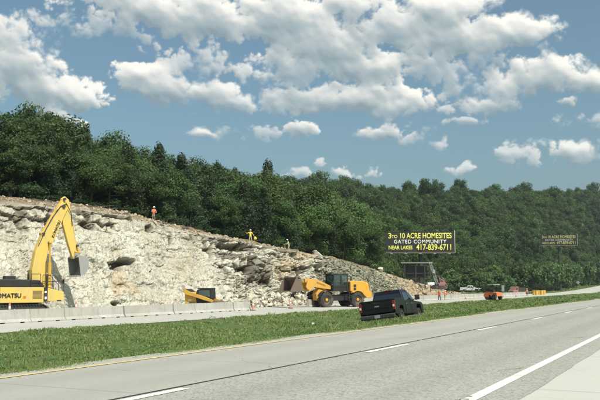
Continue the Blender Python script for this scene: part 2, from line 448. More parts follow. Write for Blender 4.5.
def mat_soil(name, g1=(.05, .085, .02), g2=(.03, .05, .015), soil=(.16, .12, .075), amt=.3):
    m, nt = nmat(name); N = NT(nt); p = N.pos()
    a = N.noise(p, .5, 6, .6); b = N.noise(p, 6, 5, .7)
    c = N.mix(N.mapr(b, .3, .7), g1, g2); c = N.mix(N.mapr(a, .62-amt*.3, .75, 0, .8), c, soil)
    N.out(c, .95, bump=b, bstr=.6, bdist=.08, spec=.1); return m
GRND = mat_soil('ground_green', (.09, .13, .04), (.06, .095, .03)); MEDM = mat_soil('median_turf', (.15, .20, .065), (.11, .155, .045), (.14, .115, .06), .35)

# one ground sheet to the horizon
Ds = np.array([-2500, -600, -60, -7, 10.9, 12, 15.5, 19, 25, 32.7, 45, 60, 90, 200, 500, 1200, 2500.])
T, DD = np.meshgrid(YS, Ds, indexing='ij'); T = np.where(T == YS[-1], 4000, T)
Z = ground(DD, T)-.03; V = np.stack([-DD, T, Z], -1).reshape(-1, 3); n = len(Ds)
i = np.arange(len(YS)-1)[:, None]*n+np.arange(n-1)[None]
tag(link('ground', np_mesh('ground', V, np.stack([i, i+n, i+1+n, i+1], -1).reshape(-1, 4)), GRND), kind='structure')

strip('road_shoulder', -7, 2.5, .0, CONC2, -30, 200, 6)
strip('road_lane', 2.2, 7.0, .006, ASPH, -20, 200, 2, jit=.05)
strip('road_passing_lane', 7.0, MED0, .008, CONC, -20, 300)
strip('tar_joint', 6.98, 7.03, .014, TAR, -20, 200, 2, jit=.03)
strip('yellow_line', 10.2, 10.33, .014, PY, -20, 300)
strip('white_edge_line', 2.70, 2.88, .013, PW, -20, 200)
strip('far_roadway', MED1-.3, 45.6, .004, CONC3, -60, 600, 4)
strip('far_yellow_line', MED1+.9, MED1+1.05, .02, PY, 60, 600)
# sealed cracks wandering over both lanes
for k in range(2, 9):
    y0 = [4.5, 9, 14.5, 21, 24, 31, 40, 52, 66][k]; rr = random.Random(50+k); x = rr.uniform(-10, -8.4) if k % 2 else rr.uniform(-6.6, -3.2); mb = MB(); a = rr.uniform(.9, 1.6) if k % 3 else rr.uniform(-.3, .4); p = Vector((x, y0, .0165)); pts = [p]
    for j in range(14):
        a += rr.uniform(-.35, .35); p = p+Vector((math.cos(a)*.28, math.sin(a)*.28, 0))
        if p.x > -2.95 or p.x < -10.1: break
        if -7.1 < p.x < -6.6: break
        pts.append(p)
    L1, L2 = [], []
    for j, q in enumerate(pts):
        d = (pts[min(j+1, len(pts)-1)]-pts[max(j-1, 0)]).normalized(); nn_ = Vector((-d.y, d.x, 0))*rr.uniform(.005, .012)*math.sin(PI*(j+.6)/(len(pts)+.2)); L1.append(mb.bm.verts.new(q+nn_)); L2.append(mb.bm.verts.new(q-nn_))
    for j in range(len(pts)-1): mb.bm.faces.new((L1[j], L2[j], L2[j+1], L1[j+1]))
    tag(mb.build('crack_seal', TAR), kind='structure')
# broken line
mb = MB()
for k in range(-1, 18):
    e = 9.9+9.9*k
    mb.box((-6.8, e-1.35, .017), (.14, 2.7, .006))
tag(mb.build('lane_dashes', PW), kind='structure')
# rumble grooves milled along the edge line
mb = MB()
for k in range(34):
    y = 1.0+k*.30
    mb.box((-2.85+random.uniform(-.01,.01), y, .021), (.12*random.uniform(.5,1.1), .045, .006), rot=(0, 0, random.uniform(-.2, .2)))
tag(mb.build('rumble_grooves', ASPH), kind='structure')

# ------------------------------------------------------------------ rock cut
LIP = [(-140,206,51,186,62),(-60,203,51,190,62),(0,205,50.5,196,61),(50,208,50.5,200.5,61),(75,210,50.5,203.5,60),(100,212.5,50.5,207,59),(130,217.5,50.5,213,59),(150,222,50.5,218.5,58),(200,235,50.2,232,56),
       (245,242.5,49.8,240,55),(290,253,49.5,250.5,54),(330,258.5,49.5,256.5,53),(350,264,49.5,262,53),(383,273.5,51,272,54),
       (416,284,51,283,54),(444,289.5,49.5,288.5,52),(457,294,48.5,293,51),(472,297,47.5,296.6,49)]
A = [at_D(p[0], p[1], p[2]) for p in LIP]; B = [at_D(p[0], p[3], p[4]) for p in LIP]
tA = np.array([a.y for a in A]); zA = np.array([a.z for a in A]); DA = np.array([-a.x for a in A])
tB = np.array([a.y for a in B]); zB = np.array([a.z for a in B]); DB = np.array([-a.x for a in B])
T_END = tA[-1]; DBASE = 45.8
def lip(t): return np.interp(t, tA, DA), np.maximum(np.interp(t, tA, zA), -.85)
def back(t): return np.interp(t, tB, DB), np.maximum(np.interp(t, tB, zB), -.8)
STEP = .13
ts = np.arange(18, T_END, STEP); nv = 118; nb = 34
tb = []
rows = []
DLa, ZLa = lip(ts); DBa, ZBa = back(ts)
face = []
def rim_foot(px, f):
    t = at_D(px, 240, 54).y
    for _ in range(8):
        D0_, z0_ = lip(t); D1_, z1_ = back(t); D = float(D0_+(D1_-D0_)*f); z = float(z0_+(z1_-z0_)*f)
        x_, y_ = to_px((-D, t, z)); q = at_D(px, y_, D); t = q.y
    return Vector((-D, t, z))
vv = np.linspace(0, 1, nv)
Tm = np.repeat(ts[:, None], nv+nb, 1)
u = np.concatenate([vv, np.zeros(nb)])
bb = np.concatenate([np.zeros(nv), np.linspace(1/nb, 1, nb)])
D_ = DBASE+(DLa[:, None]-DBASE)*(u[None]**1.05)
Z_ = -.95+(ZLa[:, None]+.95)*u[None]
# back bench
isb = np.concatenate([np.zeros(nv, bool), np.ones(nb, bool)])
D_[:, nv:] = DLa[:, None]+(DBa-DLa)[:, None]*bb[None, nv:]
Z_[:, nv:] = ZLa[:, None]+(ZBa-ZLa)[:, None]*bb[None, nv:]
P = np.stack([-D_, Tm, Z_], -1).reshape(-1, 3)
uu = np.repeat(np.where(isb, 1.0, u)[None], len(ts), 0).reshape(-1); bbf = np.repeat(bb[None], len(ts), 0).reshape(-1)
tt = P[:, 1]; zz = P[:, 2]
def sm(x, a, b): q = np.clip((x-a)/(b-a), 0, 1); return q*q*(3-2*q)
def tpx(px, D=50): return at_D(px, 280, D).y
t200, t310, t380 = tpx(203), tpx(318), tpx(385)
wob = (fbm(P*.25, 3, 5)-.5)*8
frac = sm(tt+wob, t200-3, t200+3)*(1-sm(tt+wob, t310-4, t310+6))      # broken rock zone
rub = sm(tt+wob, t310-4, t310+6)                                      # rubble slope
smo = np.clip(1-frac-rub, 0, 1)
soil = np.clip(bbf*3, 0, 1)
edgef = 1-sm(ts, T_END-14, T_END-1); edge = np.repeat(edgef[:, None], nv+nb, 1).reshape(-1)
nrm = np.stack([np.full(len(P), .95), np.zeros(len(P)), np.full(len(P), .3)], 1)
def beds(t_, z_, h, w, s_, wob_=.5):
    """limestone beds split into blocks: random per block, distance to the nearest joint, random per bed"""
    z2 = z_+wob_*(fbm(np.stack([t_*.18, z_*.3, z_*0+s_], 1), 3, s_)-.5)*4+.35*h*(fbm(np.stack([t_*1.3, z_*1.3, z_*0], 1), 3, s_+2)-.5)*2; r = np.floor(z2/h); fz = z2/h-r; rr_ = _h(r.astype(np.int64), r.astype(np.int64)*0+s_, r.astype(np.int64)*0, s_)
    wr = w*(.6+.9*rr_); t2 = t_+rr_*37+.4*w*(fbm(np.stack([t_*.9, z_*.9, z_*0+3], 1), 3, s_+5)-.5)*2+z_*.15; c = np.floor(t2/wr); fc = t2/wr-c
    bid = _h(r.astype(np.int64), c.astype(np.int64), c.astype(np.int64)*0+s_, s_+1)
    tz = (_h(r.astype(np.int64), c.astype(np.int64), c.astype(np.int64)*0, s_+11)-.5); tt_ = (_h(r.astype(np.int64), c.astype(np.int64), c.astype(np.int64)*0, s_+12)-.5)
    return bid+(fz-.5)*tz*.7+(fc-.5)*tt_*.8, np.minimum(np.minimum(fz, 1-fz)*h, np.minimum(fc, 1-fc)*wr), rr_, bid
B1 = beds(tt, zz, 1.7, 2.6, 1); B2 = beds(tt, zz, .75, 1.2, 4, .3); B3 = beds(tt, zz, .32, .5, 7, .2)
c2 = cells(P*np.array([.8, .7, 1.15]), 21); c3 = cells(P*np.array([2.2, 1.9, 3.0]), 41)
def facet(c, s, k=.9):
    dirs = np.stack([np.sin(c[2]*91+s), np.cos(c[2]*57+s), np.sin(c[2]*33+s*2)], 1)
    return (c[2]-.5)+k*(c[3]*dirs).sum(1)
f2, f3 = facet(c2, 2, .5), facet(c3, 3, .6)
fb = fbm(P*.35, 5, 11)-.5; fh = fbm(P*1.6, 4, 31)-.5
jn1, jn2, jn3 = np.exp(-(B1[1]/.07)**2), np.exp(-(B2[1]/.05)**2), np.exp(-(B3[1]/.03)**2)
disp = smo*(fb*.85+(B1[0]-.5)*.22+(B2[0]-.5)*.14+(B3[0]-.5)*.05+f3*.05+fh*.13) + frac*(fb*1.6+(B1[0]-.5)*.62+(B2[0]-.5)*.42+(B3[0]-.5)*.22+f3*.16+fh*.5) + rub*(fb*1.2+f2*.42+f3*.28+fh*.4)
disp -= frac*(jn1*.40+jn2*.22)+smo*(jn1*.10*(B1[3] > .4)+jn2*.06*(B2[3] > .6))+rub*.2*np.exp(-((c2[1]-c2[0])/.09)**2)
# strata ledges near the rim on the left, soil band over them
led = sm(uu, .80, .97)*(1-soil)*smo
topn = fbm(np.stack([tt*.22, zz*.5, zz*0], 1), 4, 88)
band = sm(uu+(topn-.5)*.35, .84, .91)*(bbf == 0)*smo*(1-.75*sm(tt, tpx(150)-6, tpx(165)))
disp += band*((B2[0]-.5)*.60+(B1[0]-.5)*.45-.1)-band*(jn1*.35+jn2*.3)
crk = np.clip(frac*(jn1*.9+jn2*.5+(B2[3] < .14)*.75+(B1[3] < .10)*.7)+band*(jn2*.6+jn1*.8+(B2[3] < .30)*.8)+smo*(jn1*.45*(B1[3] > .55)+jn2*.3*(B2[3] > .7)+(B3[3] < .05)*.5), 0, 1)  # mask for joint dirt and painted shade between blocks and rim ledges
disp = np.where(bbf > 0, disp*.55, disp)
disp *= np.clip(edge, .15, 1)*np.clip(uu*6+.3, 0, 1)
cav = np.zeros(len(P)); stain = np.zeros(len(P)); grey = np.zeros(len(P))
PX, PY_ = np.zeros(len(P)), np.zeros(len(P))
M_ = np.array(RM.transposed()); Qc = (P-np.array([0, 0, CAMH])) @ M_.T
PX = 300+F*Qc[:, 0]/-Qc[:, 2]; PY_ = 200-F*Qc[:, 1]/-Qc[:, 2]
wx = (fbm(P*.9, 3, 61)-.5); wz = (B2[3]-.5)*1.3
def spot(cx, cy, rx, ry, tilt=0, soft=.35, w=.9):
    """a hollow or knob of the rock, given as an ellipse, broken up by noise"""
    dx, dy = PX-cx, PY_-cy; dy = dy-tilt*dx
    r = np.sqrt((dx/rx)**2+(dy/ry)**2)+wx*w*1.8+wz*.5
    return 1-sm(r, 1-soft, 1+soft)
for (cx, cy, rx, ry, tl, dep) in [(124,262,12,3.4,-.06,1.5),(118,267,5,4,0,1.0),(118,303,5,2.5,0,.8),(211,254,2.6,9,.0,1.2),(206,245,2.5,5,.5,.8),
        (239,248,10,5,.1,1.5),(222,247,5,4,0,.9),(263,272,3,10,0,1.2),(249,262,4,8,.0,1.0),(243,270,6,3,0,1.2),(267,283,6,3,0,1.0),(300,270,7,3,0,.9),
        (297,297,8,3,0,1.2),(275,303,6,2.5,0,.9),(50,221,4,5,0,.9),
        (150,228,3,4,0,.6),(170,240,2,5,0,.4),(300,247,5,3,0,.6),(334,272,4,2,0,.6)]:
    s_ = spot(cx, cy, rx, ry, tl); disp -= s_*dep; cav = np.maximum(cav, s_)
for (cx, cy, rx, ry, dep) in [(258,268,11,11,.75),(236,258,6,5,.5),(215,240,7,4,.4),(289,252,6,3.5,.4),(276,288,8,5,.5),(230,280,9,6,.5),(312,262,6,4,.8),(322,262,4,4,.7)]:
    s_ = spot(cx, cy, rx, ry, 0, .3, .6); disp += s_*dep; grey = np.maximum(grey, s_*(cx in (258, 215)))
stain = np.maximum.reduce([spot(118, 282, 6, 18, .0, .6, 1.2), spot(130, 290, 8, 10, 0, .6, 1.4)*.7, spot(285, 268, 16, 9, 0, .6, 1.2)*.9, spot(300, 255, 14, 5, 0, .5, 1)*.8, spot(60, 230, 14, 5, 0, .6, 1.4)*.5, spot(185, 262, 9, 14, 0, .7, 1.5)*.35])
P2 = P+nrm*disp[:, None]
n = nv+nb; i = np.arange(len(ts)-1)[:, None]*n+np.arange(n-1)[None]
me = np_mesh('rock_cliff', P2, np.stack([i, i+n, i+1+n, i+1], -1).reshape(-1, 4))
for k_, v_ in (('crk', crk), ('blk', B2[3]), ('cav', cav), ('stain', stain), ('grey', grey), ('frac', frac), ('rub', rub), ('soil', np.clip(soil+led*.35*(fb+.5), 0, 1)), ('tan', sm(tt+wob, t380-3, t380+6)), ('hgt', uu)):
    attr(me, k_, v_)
def mat_rock():
    m, nt = nmat('limestone'); N = NT(nt); p = N.pos()
    a = N.noise(p, .35, 6, .6); b = N.noise(p, 1.7, 8, .72); g = N.noise(p, 7, 6, .75); st = N.noise(N.scale(p, (.4, .4, 2.4)), 1.0, 5, .65)
    c = N.mix(N.mapr(a, .3, .7), (.62, .60, .51), (.50, .48, .40))
    lg = N.noise(N.scale(p, (1, 1, .45)), .16, 5, .6, .6); c = N.mix(N.mapr(lg, .46, .60, 0, .6), c, (.38, .355, .28)); c = N.mix(N.mapr(b, .52, .60, 0, .5), c, (.40, .36, .27))
    c = N.mix(N.mapr(st, .56, .68, 0, .45), c, (.40, .30, .17))
    c = N.mix(N.mapr(g, .565, .60, 0, .7), c, (.17, .15, .115)); g3 = N.noise(p, 3.3, 5, .8); c = N.mix(N.mapr(g3, .565, .60, 0, .85), c, (.20, .175, .13)); vs = N.noise(N.scale(p, (2.2, 2.2, .22)), 1.0, 5, .7); c = N.mix(N.mapr(vs, .53, .62, 0, .5), c, (.33, .30, .235)); vt = N.noise(N.scale(p, (1.6, 1.6, .10)), 2.2, 4, .75); c = N.mix(N.mapr(vt, .565, .60, 0, .7), c, (.20, .18, .145)); c = N.mix(N.mapr(N.attr('blk'), 0, 1, .28, 0), c, (.30, .285, .23))
    v = N.voro(N.vec('ADD', p, N.vec('MULTIPLY', b, (.8, .8, .8))), 1.6, 'DISTANCE_TO_EDGE')
    c = N.mix(N.math('MULTIPLY', N.mapr(v, 0, .035, .7, 0), N.mapr(a, .5, .62, 0, 1)), c, (.12, .10, .07))
    c = N.mix(N.math('MULTIPLY', N.attr('frac'), N.mapr(b, .42, .62, .0, .5)), c, (.38, .355, .285))
    c = N.mix(N.math('MULTIPLY', N.attr('stain'), N.mapr(g3, .35, .6, .25, 1)), c, N.mix(N.mapr(b, .4, .6), (.46, .36, .22), (.33, .24, .135)))
    rb = N.mix(N.mapr(b, .38, .62), (.12, .125, .085), (.27, .255, .195)); rb = N.mix(N.mapr(g, .54, .66), rb, (.50, .46, .37))
    c = N.mix(N.math('MULTIPLY', N.attr('rub'), .88), c, rb)
    tn = N.mix(N.mapr(b, .38, .62), (.40, .29, .17), (.24, .18, .11)); tn = N.mix(N.mapr(g, .5, .62), tn, (.46, .39, .28))
    c = N.mix(N.math('MULTIPLY', N.attr('tan'), .9), c, tn)
    c = N.mix(N.math('MULTIPLY', N.attr('grey'), .5), c, N.mix(N.mapr(b, .4, .6), (.25, .23, .18), (.14, .13, .10)))
    c = N.mix(N.math('MULTIPLY', N.attr('crk'), .9), c, (.085, .07, .05))  # dirt in the joints, plus shade between blocks put into the colour
    c = N.mix(N.math('MULTIPLY', N.attr('cav'), .85), c, (.075, .058, .04))  # shade inside the hollows painted as dark colour
    so = N.mix(N.mapr(b, .38, .6), (.13, .085, .05), (.26, .20, .13)); so = N.mix(N.mapr(g, .56, .66), so, (.42, .37, .28))
    so = N.mix(N.mapr(a, .5, .6, 0, .5), so, (.06, .07, .025))
    c = N.mix(N.attr('soil'), c, so)
    h = N.math('ADD', N.math('MULTIPLY', b, .7), N.math('MULTIPLY', g, .45))
    N.out(c, .92, bump=h, bstr=.8, bdist=.13, spec=.15); return m
ROCK = mat_rock()
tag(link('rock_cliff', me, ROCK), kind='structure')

# hill top behind the rim, carrying the trees
def plateau(D, t):
    db, zb = back(t); return zb+np.maximum(D-db, 0)*.10*np.clip((zb+1)/6, 0, 1)
ts2 = np.arange(0, T_END+.01, 3.0); dd = np.concatenate([[-1.2], np.linspace(0, 70, 22), [110, 140]])
TT = np.repeat(ts2[:, None], len(dd), 1); DB2 = back(ts2)[0][:, None]+dd[None]
ZZ = plateau(DB2.ravel(), TT.ravel()).reshape(DB2.shape)-.12; ZZ[:, 0] -= .5; ZZ[:, -2] = ZZ[:, -3]*.6; ZZ[:, -1] = -1.2
jj = fbm(np.stack([DB2.ravel()*.2, TT.ravel()*.2, TT.ravel()*0], 1), 3, 71).reshape(DB2.shape)-.5
ZZ[:, 2:-2] += jj[:, 2:-2]*.8
V = np.stack([-DB2, TT, ZZ], -1).reshape(-1, 3); n = len(dd); i = np.arange(len(ts2)-1)[:, None]*n+np.arange(n-1)[None]
tag(link('hill_top', np_mesh('hill_top', V, np.stack([i, i+n, i+1+n, i+1], -1).reshape(-1, 4), True), GRND), kind='structure')

# far wooded hill
HP = [(-500,200,190,330),(100,205,175,330),(250,200,170,330),(330,205,177,350),(400,215,185,380),(480,260,184.5,450),(540,330,186,520),(600,420,187,620),(700,560,188,760),(1000,700,192,900)]
def hp(px):
    x = [h[0] for h in HP]; return [np.interp(px, x, [h[k] for h in HP]) for k in (1, 2, 3)]
def hill_pt(px, f):
    """f 0 foot .. 1 top .. >1 plateau"""
    z0, ys, z1 = hp(px); z = z0+(z1-z0)*f
    top = 1.5+(286-ys)/804.6*z1-9.5
    s = np.clip(f, 0, 1); s = s*s*(3-2*s)*.35+.65*s
    h = -1.0+(top+1.0)*s+np.where(f > 1, (f-1)*4, 0)
    xx = (px-300)/804.6*z
    wxx = xx*math.cos(PSI)-z*math.sin(PSI); wy = xx*math.sin(PSI)+z*math.cos(PSI)
    return np.stack([wxx, wy, h], -1)
pxs = np.linspace(-450, 1000, 120); fs = np.concatenate([np.linspace(-.02, 1.1, 40), [1.4, 2.0]])
PP, FF = np.meshgrid(pxs, fs, indexing='ij'); V = hill_pt(PP.ravel(), FF.ravel())
V[:, 2] += (fbm(V*.02, 3, 81)-.5)*8*np.clip(FF.ravel()*3, 0, 1)
n = len(fs); i = np.arange(len(pxs)-1)[:, None]*n+np.arange(n-1)[None]
tag(link('far_hill', np_mesh('far_hill', V, np.stack([i, i+1, i+1+n, i+n], -1).reshape(-1, 4)[:, ::-1], True), GRND), kind='structure')

# ------------------------------------------------------------------ foliage
def mat_leaf(name, c0, c1, c2, big=.5, tint=False):
    m, nt = nmat(name); N = NT(nt); p = N.pos(); a = N.noise(p, big, 3, .6); b = N.noise(p, 2.2, 3, .7)
    oi = N.n('ShaderNodeObjectInfo').outputs['Random']
    c = N.mix(N.mapr(a, .35, .65), c0, c1); c = N.mix(N.mapr(b, .5, .75, 0, .6), c, c2)
    hs = N.n('ShaderNodeHueSaturation'); N.set(hs.inputs['Hue'], N.mapr(oi, 0, 1, .485, .515)); N.set(hs.inputs['Value'], N.mapr(oi, 0, 1, .75, 1.25)); hs.inputs['Saturation'].default_value = .95
    if tint:
        N.set(hs.inputs['Value'], N.mapr(oi, 0, 1, .6, 1.5)); N.set(hs.inputs['Hue'], N.mapr(N.math('FRACT', N.math('MULTIPLY', oi, 7.3)), 0, 1, .478, .51))
    N.set(hs.inputs['Color'], c)
    d = N.n('ShaderNodeBsdfPrincipled'); N.set(d.inputs['Base Color'], hs.outputs[0]); d.inputs['Roughness'].default_value = .55; d.inputs['Specular IOR Level'].default_value = .3
    t = N.n('ShaderNodeBsdfTranslucent'); N.set(t.inputs[0], hs.outputs[0])
    x = N.n('ShaderNodeMixShader'); x.inputs[0].default_value = .38; nt.links.new(d.outputs[0], x.inputs[1]); nt.links.new(t.outputs[0], x.inputs[2])
    o = N.n('ShaderNodeOutputMaterial'); nt.links.new(x.outputs[0], o.inputs[0]); return m
LEAF = mat_leaf('broad_leaves', (.050, .095, .026), (.074, .128, .034), (.105, .165, .046))
CEDL = mat_leaf('cedar_leaves', (.034, .062, .026), (.05, .08, .032), (.07, .105, .04))
FARL = mat_leaf('far_leaves', (.040, .082, .018), (.064, .114, .025), (.092, .144, .034), .03, tint=True)
LITL = mat_leaf('young_leaves', (.075, .13, .035), (.10, .17, .045), (.14, .21, .06))
RLEAF = mat_leaf('bright_leaves', (.064, .118, .028), (.095, .155, .038), (.13, .195, .05))
BARK = paint('bark', (.10, .085, .065), .9, .5, (.05, .045, .035), scale=3)
def leaf_quads(C, Nn, size, rng, asp=1.0):
    n = len(C); r = rng.normal(size=(n, 3)); u = np.cross(Nn, r); u /= np.linalg.norm(u, axis=1)[:, None]+1e-9; v = np.cross(Nn, u)
    s = (size*rng.uniform(.6, 1.3, n))[:, None]
    V = np.stack([C+u*s, C+v*s*.55*asp+Nn*s*.12, C-u*s, C-v*s*.55*asp-Nn*s*.1], 1).reshape(-1, 3)
    return V, np.arange(n*4).reshape(-1, 4)
def unit(rng, n):
    v = rng.normal(size=(n, 3)); return v/np.linalg.norm(v, axis=1)[:, None]
def crown_np(rng, n, H, Rr, leaf, kind, lowf=.22):
    """points and normals of the foliage of one crown, base at 0, top at H"""
    if kind == 'cedar':
        k = 60; f = rng.uniform(0, 1, k)**.8; a = rng.uniform(0, 2*PI, k)
        zc = H*(.06+.92*f); rad = Rr*(1-f)**.8*rng.uniform(.45, 1.0, k)
        cc = np.stack([rad*np.cos(a)*.75, rad*np.sin(a)*.75, zc], 1); cr = (.16+.24*(1-f))*Rr+.12; cr3 = np.stack([cr, cr, cr*1.3], 1)
    elif kind == 'dome':
        d = unit(rng, n); d[:, 2] = d[:, 2]*.5+.5*np.abs(d[:, 2]); ph = rng.uniform(0, 6, 6)
        lump = 1+.16*np.sin(d[:, 0]*4+ph[0])*np.cos(d[:, 1]*5+ph[1])+.12*np.sin(d[:, 0]*9+ph[2]+d[:, 2]*7)*np.cos(d[:, 1]*8+ph[3])+rng.normal(size=n)*.06
        C = d*lump[:, None]*np.array([Rr, Rr, H*.46]); C[:, 2] += H*.5; return C, d+rng.normal(size=(n, 3))*.33
    else:
        k = 46; d = unit(rng, k); d[:, 2] = np.where(rng.random(k) < .58, np.abs(d[:, 2]), d[:, 2])
        q = rng.uniform(.35, .86, k)[:, None]; lump = 1+.25*np.sin(d[:, :1]*3+rng.uniform(0, 6))*np.cos(d[:, 1:2]*4)
        cz = H*(.5+lowf*.5); hz_ = H*(1-lowf)*.5
        cc = d*q*lump*np.array([Rr, Rr, hz_])*.98; cc[:, 2] += cz*.96; cr = Rr*rng.uniform(.20, .40, k); cr3 = np.stack([cr, cr, cr*.8], 1)
    pick = rng.choice(k, n, p=cr**2/np.sum(cr**2)); dd_ = unit(rng, n); dd_[:, 2] += .18
    rr = rng.uniform(.55, 1.08, n)[:, None]
    C = cc[pick]+dd_*cr3[pick]*rr; C[:, 2] = np.maximum(C[:, 2], .1)
    Nn = dd_+rng.normal(size=(n, 3))*.5; Nn /= np.linalg.norm(Nn, axis=1)[:, None]
    return C, Nn
def tree_proto(name, seed, n, H, Rr, leaf, kind, mat, lowf=.22):
    rng = np.random.default_rng(seed); C, Nn = crown_np(rng, n, H, Rr, leaf, kind, lowf)
    V, Q = leaf_quads(C, Nn, leaf, rng)
    root = empty(name, (0, 0, 0))
    link('crown', np_mesh('crown', V, Q), mat, root)
    mb = MB(); rr = random.Random(seed)
    if kind == 'cedar': mb.cyl((0, 0, -.6), (0, 0, H*.9), .16, .03, 8)
    else:
        p = Vector((0, 0, -.6)); r = .20
        for j in range(5):
            q = Vector((rr.uniform(-.25, .25), rr.uniform(-.25, .25), H*.13*(j+1))); mb.cyl(p, q, r, r*.8, 9); p = q; r *= .8
            if j > 0:
                for _ in range(2):
                    a = rr.uniform(0, 2*PI); e = q+Vector((math.cos(a)*Rr*.6, math.sin(a)*Rr*.6, H*rr.uniform(.04, .12))); m_ = (q+e)/2+Vector((0, 0, -.2))
                    mb.cyl(q, m_, r*.55, r*.4, 6); mb.cyl(m_, e, r*.4, .02, 6)
    mb.build('trunk', BARK, root, smooth=True)
    root['H'] = H
    return root
DEC = [tree_proto('broadleaf_tree', 10+k, 19000, 10, 3.5+.3*(k % 3), .14, 'dec', LEAF, [.02, .10, .0, .06, .03][k]) for k in range(5)]
CED = [tree_proto('cedar_tree', 30+k, 7000, 9, 2.2+.25*k, .15, 'cedar', CEDL) for k in range(3)]
YNG = [tree_proto('young_tree', 40+k, 3000, 8, 3.4, .36, 'dec', LITL, .03) for k in range(3)]
RIM = [tree_proto('bright_tree', 70+k, 20000, 10, 3.9, .14, 'dec', RLEAF, .0) for k in range(2)]
BSHL = mat_leaf('bush_leaves', (.03, .055, .018), (.045, .075, .022), (.07, .105, .03))
BSH = [tree_proto('bush', 50+k, 1500, 2.4, 1.6, .15, 'dec', BSHL, 0.0) for k in range(2)]
FAR = [tree_proto('hillside_tree', 60+k, 5000, 10, 4.4, .25, 'dec', FARL, -.05) for k in range(5)]
used = set()
def place(protos, loc, sc, zrot=None):
    p = random.choice(protos) if isinstance(protos, list) else protos
    fresh = [q for q in (protos if isinstance(protos, list) else [protos]) if q.name not in used]
    if fresh: r = fresh[0]; used.add(r.name)
    else: r = copy_tree(p)
    r.location = loc; r.scale = sc; r.rotation_euler = (0, 0, random.uniform(0, 6.28) if zrot is None else zrot)
    return r
SKYL = [(-140,108),(-60,104),(-20,105),(0,102),(20,100),(40,99),(50,115),(62,128),(75,121),(85,127),(100,129),(125,134),(145,140),(165,146),(185,150),(205,152),(220,161),(240,166),
        (258,160),(275,165),(290,172),(305,177),(320,184),(335,189),(350,197),(364,216),(372,232)]
def ysky(px): return float(np.interp(px, [s[0] for s in SKYL], [s[1] for s in SKYL]))
ORD = ['first','second','third','fourth','fifth','sixth','seventh','eighth','ninth','tenth','eleventh','twelfth']
front = []
def stand(px, off, frac_, kinds, wide=1.0, jit=.6):
    """a tree whose foot is `off` m behind the rim at picture column px; its top reaches frac_ of the way to the skyline"""
    t = at_D(px, 250, 60).y
    for _ in range(4):
        D = float(back(t)[0])+off; t = at_D(px, 250, D).y
    z = float(plateau(D, t)); q = at_D(px, 250, D)
    dep = -math.sin(PSI)*q.x+math.cos(PSI)*q.y
    yb = 286+(1.5-z)*804.6/dep; yt = yb+(ysky(px)-yb)*frac_
    Hh = max(2.5, (yb-yt)/804.6*dep); pr = random.choice(kinds); s = Hh/pr['H']
    w = s*wide*random.uniform(.9, 1.15)
    w = min(max(w*1.12, .7), 1.5)
    return place([pr], (-D, t, z-.1), (w, w*random.uniform(.9, 1.1), s))
rows_ = [(3.5, .70, 21, .12), (9.0, .86, 21, .09), (15, .94, 20, .07), (22, .98, 19, .05), (30, .97, 20, .06)]
for ri, (off, fr, stp, jf) in enumerate(rows_):
    px = -75+ri*5
    while px < 366-ri*3:
        ced = random.random() < (.55 if px < 210 else .22) and ri < 3
        r = stand(px, off+random.uniform(-1.5, 1.5), fr+random.uniform(-jf, jf), CED if ced else (RIM if px > 285 and random.random() < .65 else DEC), .8 if ced else 1.0)
        if ri == 0: front.append((px, r, ced))
        else:
            tag(r, 'green tree in the dense wood behind the front row of cliff-top trees', 'tree', 'trees in the wood behind the cliff-top front row')
        px += stp*random.uniform(.75, 1.2)*(1.0 if px < 200 else .8)
# marks of the outline that stand out
r = stand(350, 5, 1.0, [RIM[0]], 1.35); tag(r, 'big light green tree closing the right end of the cliff-top wood', 'tree')
for px_, of_, lb_ in ((300, 7, 'first'), (314, 5, 'second'), (328, 8, 'third'), (341, 5, 'fourth')):
    r = stand(px_, of_, 1.0, RIM, 1.3); tag(r, lb_+' bright green full-crowned tree in the clump left of the near billboard', 'tree', 'bright trees at the right end of the cliff-top wood')
r = stand(38, 12, 1.0, [DEC[1]], 1.1); tag(r, 'tallest broad tree above the raised excavator boom, left skyline', 'tree')
r = stand(258, 9, 1.0, [RIM[1]], 1.15); tag(r, 'tall domed tree rising right behind the yellow-shirted worker', 'tree')
groups = {'left edge of the photo': [], 'orange-vested worker': [], 'yellow-shirted worker': []}
for px, r, ced in front:
    if px < 150: key = 'left edge of the photo'
    elif px < 250: key = 'orange-vested worker'
    else: key = 'yellow-shirted worker'
    groups[key].append((px, r, ced))
for key, L in groups.items():
    for kk, (px, r, ced) in enumerate(sorted(L, key=lambda a: a[0])):
        o_ = ORD[kk] if kk < 12 else 'last'
        kd = 'dark pointed cedar' if ced else 'leafy broad-crowned tree'
        where = 'counting from the left edge' if 'left' in key else 'to the right of the '+key
        tag(r, f'{kd}, {o_} front-row cliff-top tree {where}', 'tree', 'front row of trees on the cliff top')
px = -60
while px < 380:
    t = at_D(px, 250, 58).y
    for _ in range(3): D = float(back(t)[0])+random.uniform(.3, 2.2); t = at_D(px, 250, D).y
    b = place(BSH, (-D, t, float(plateau(D, t))-.15), (random.uniform(.35, .9),)*2+(random.uniform(.25, .8),))
    tag(b, 'low green bush in the dark undergrowth along the cliff rim', 'bush', 'bushes along the cliff rim')
    px += random.uniform(7, 20)

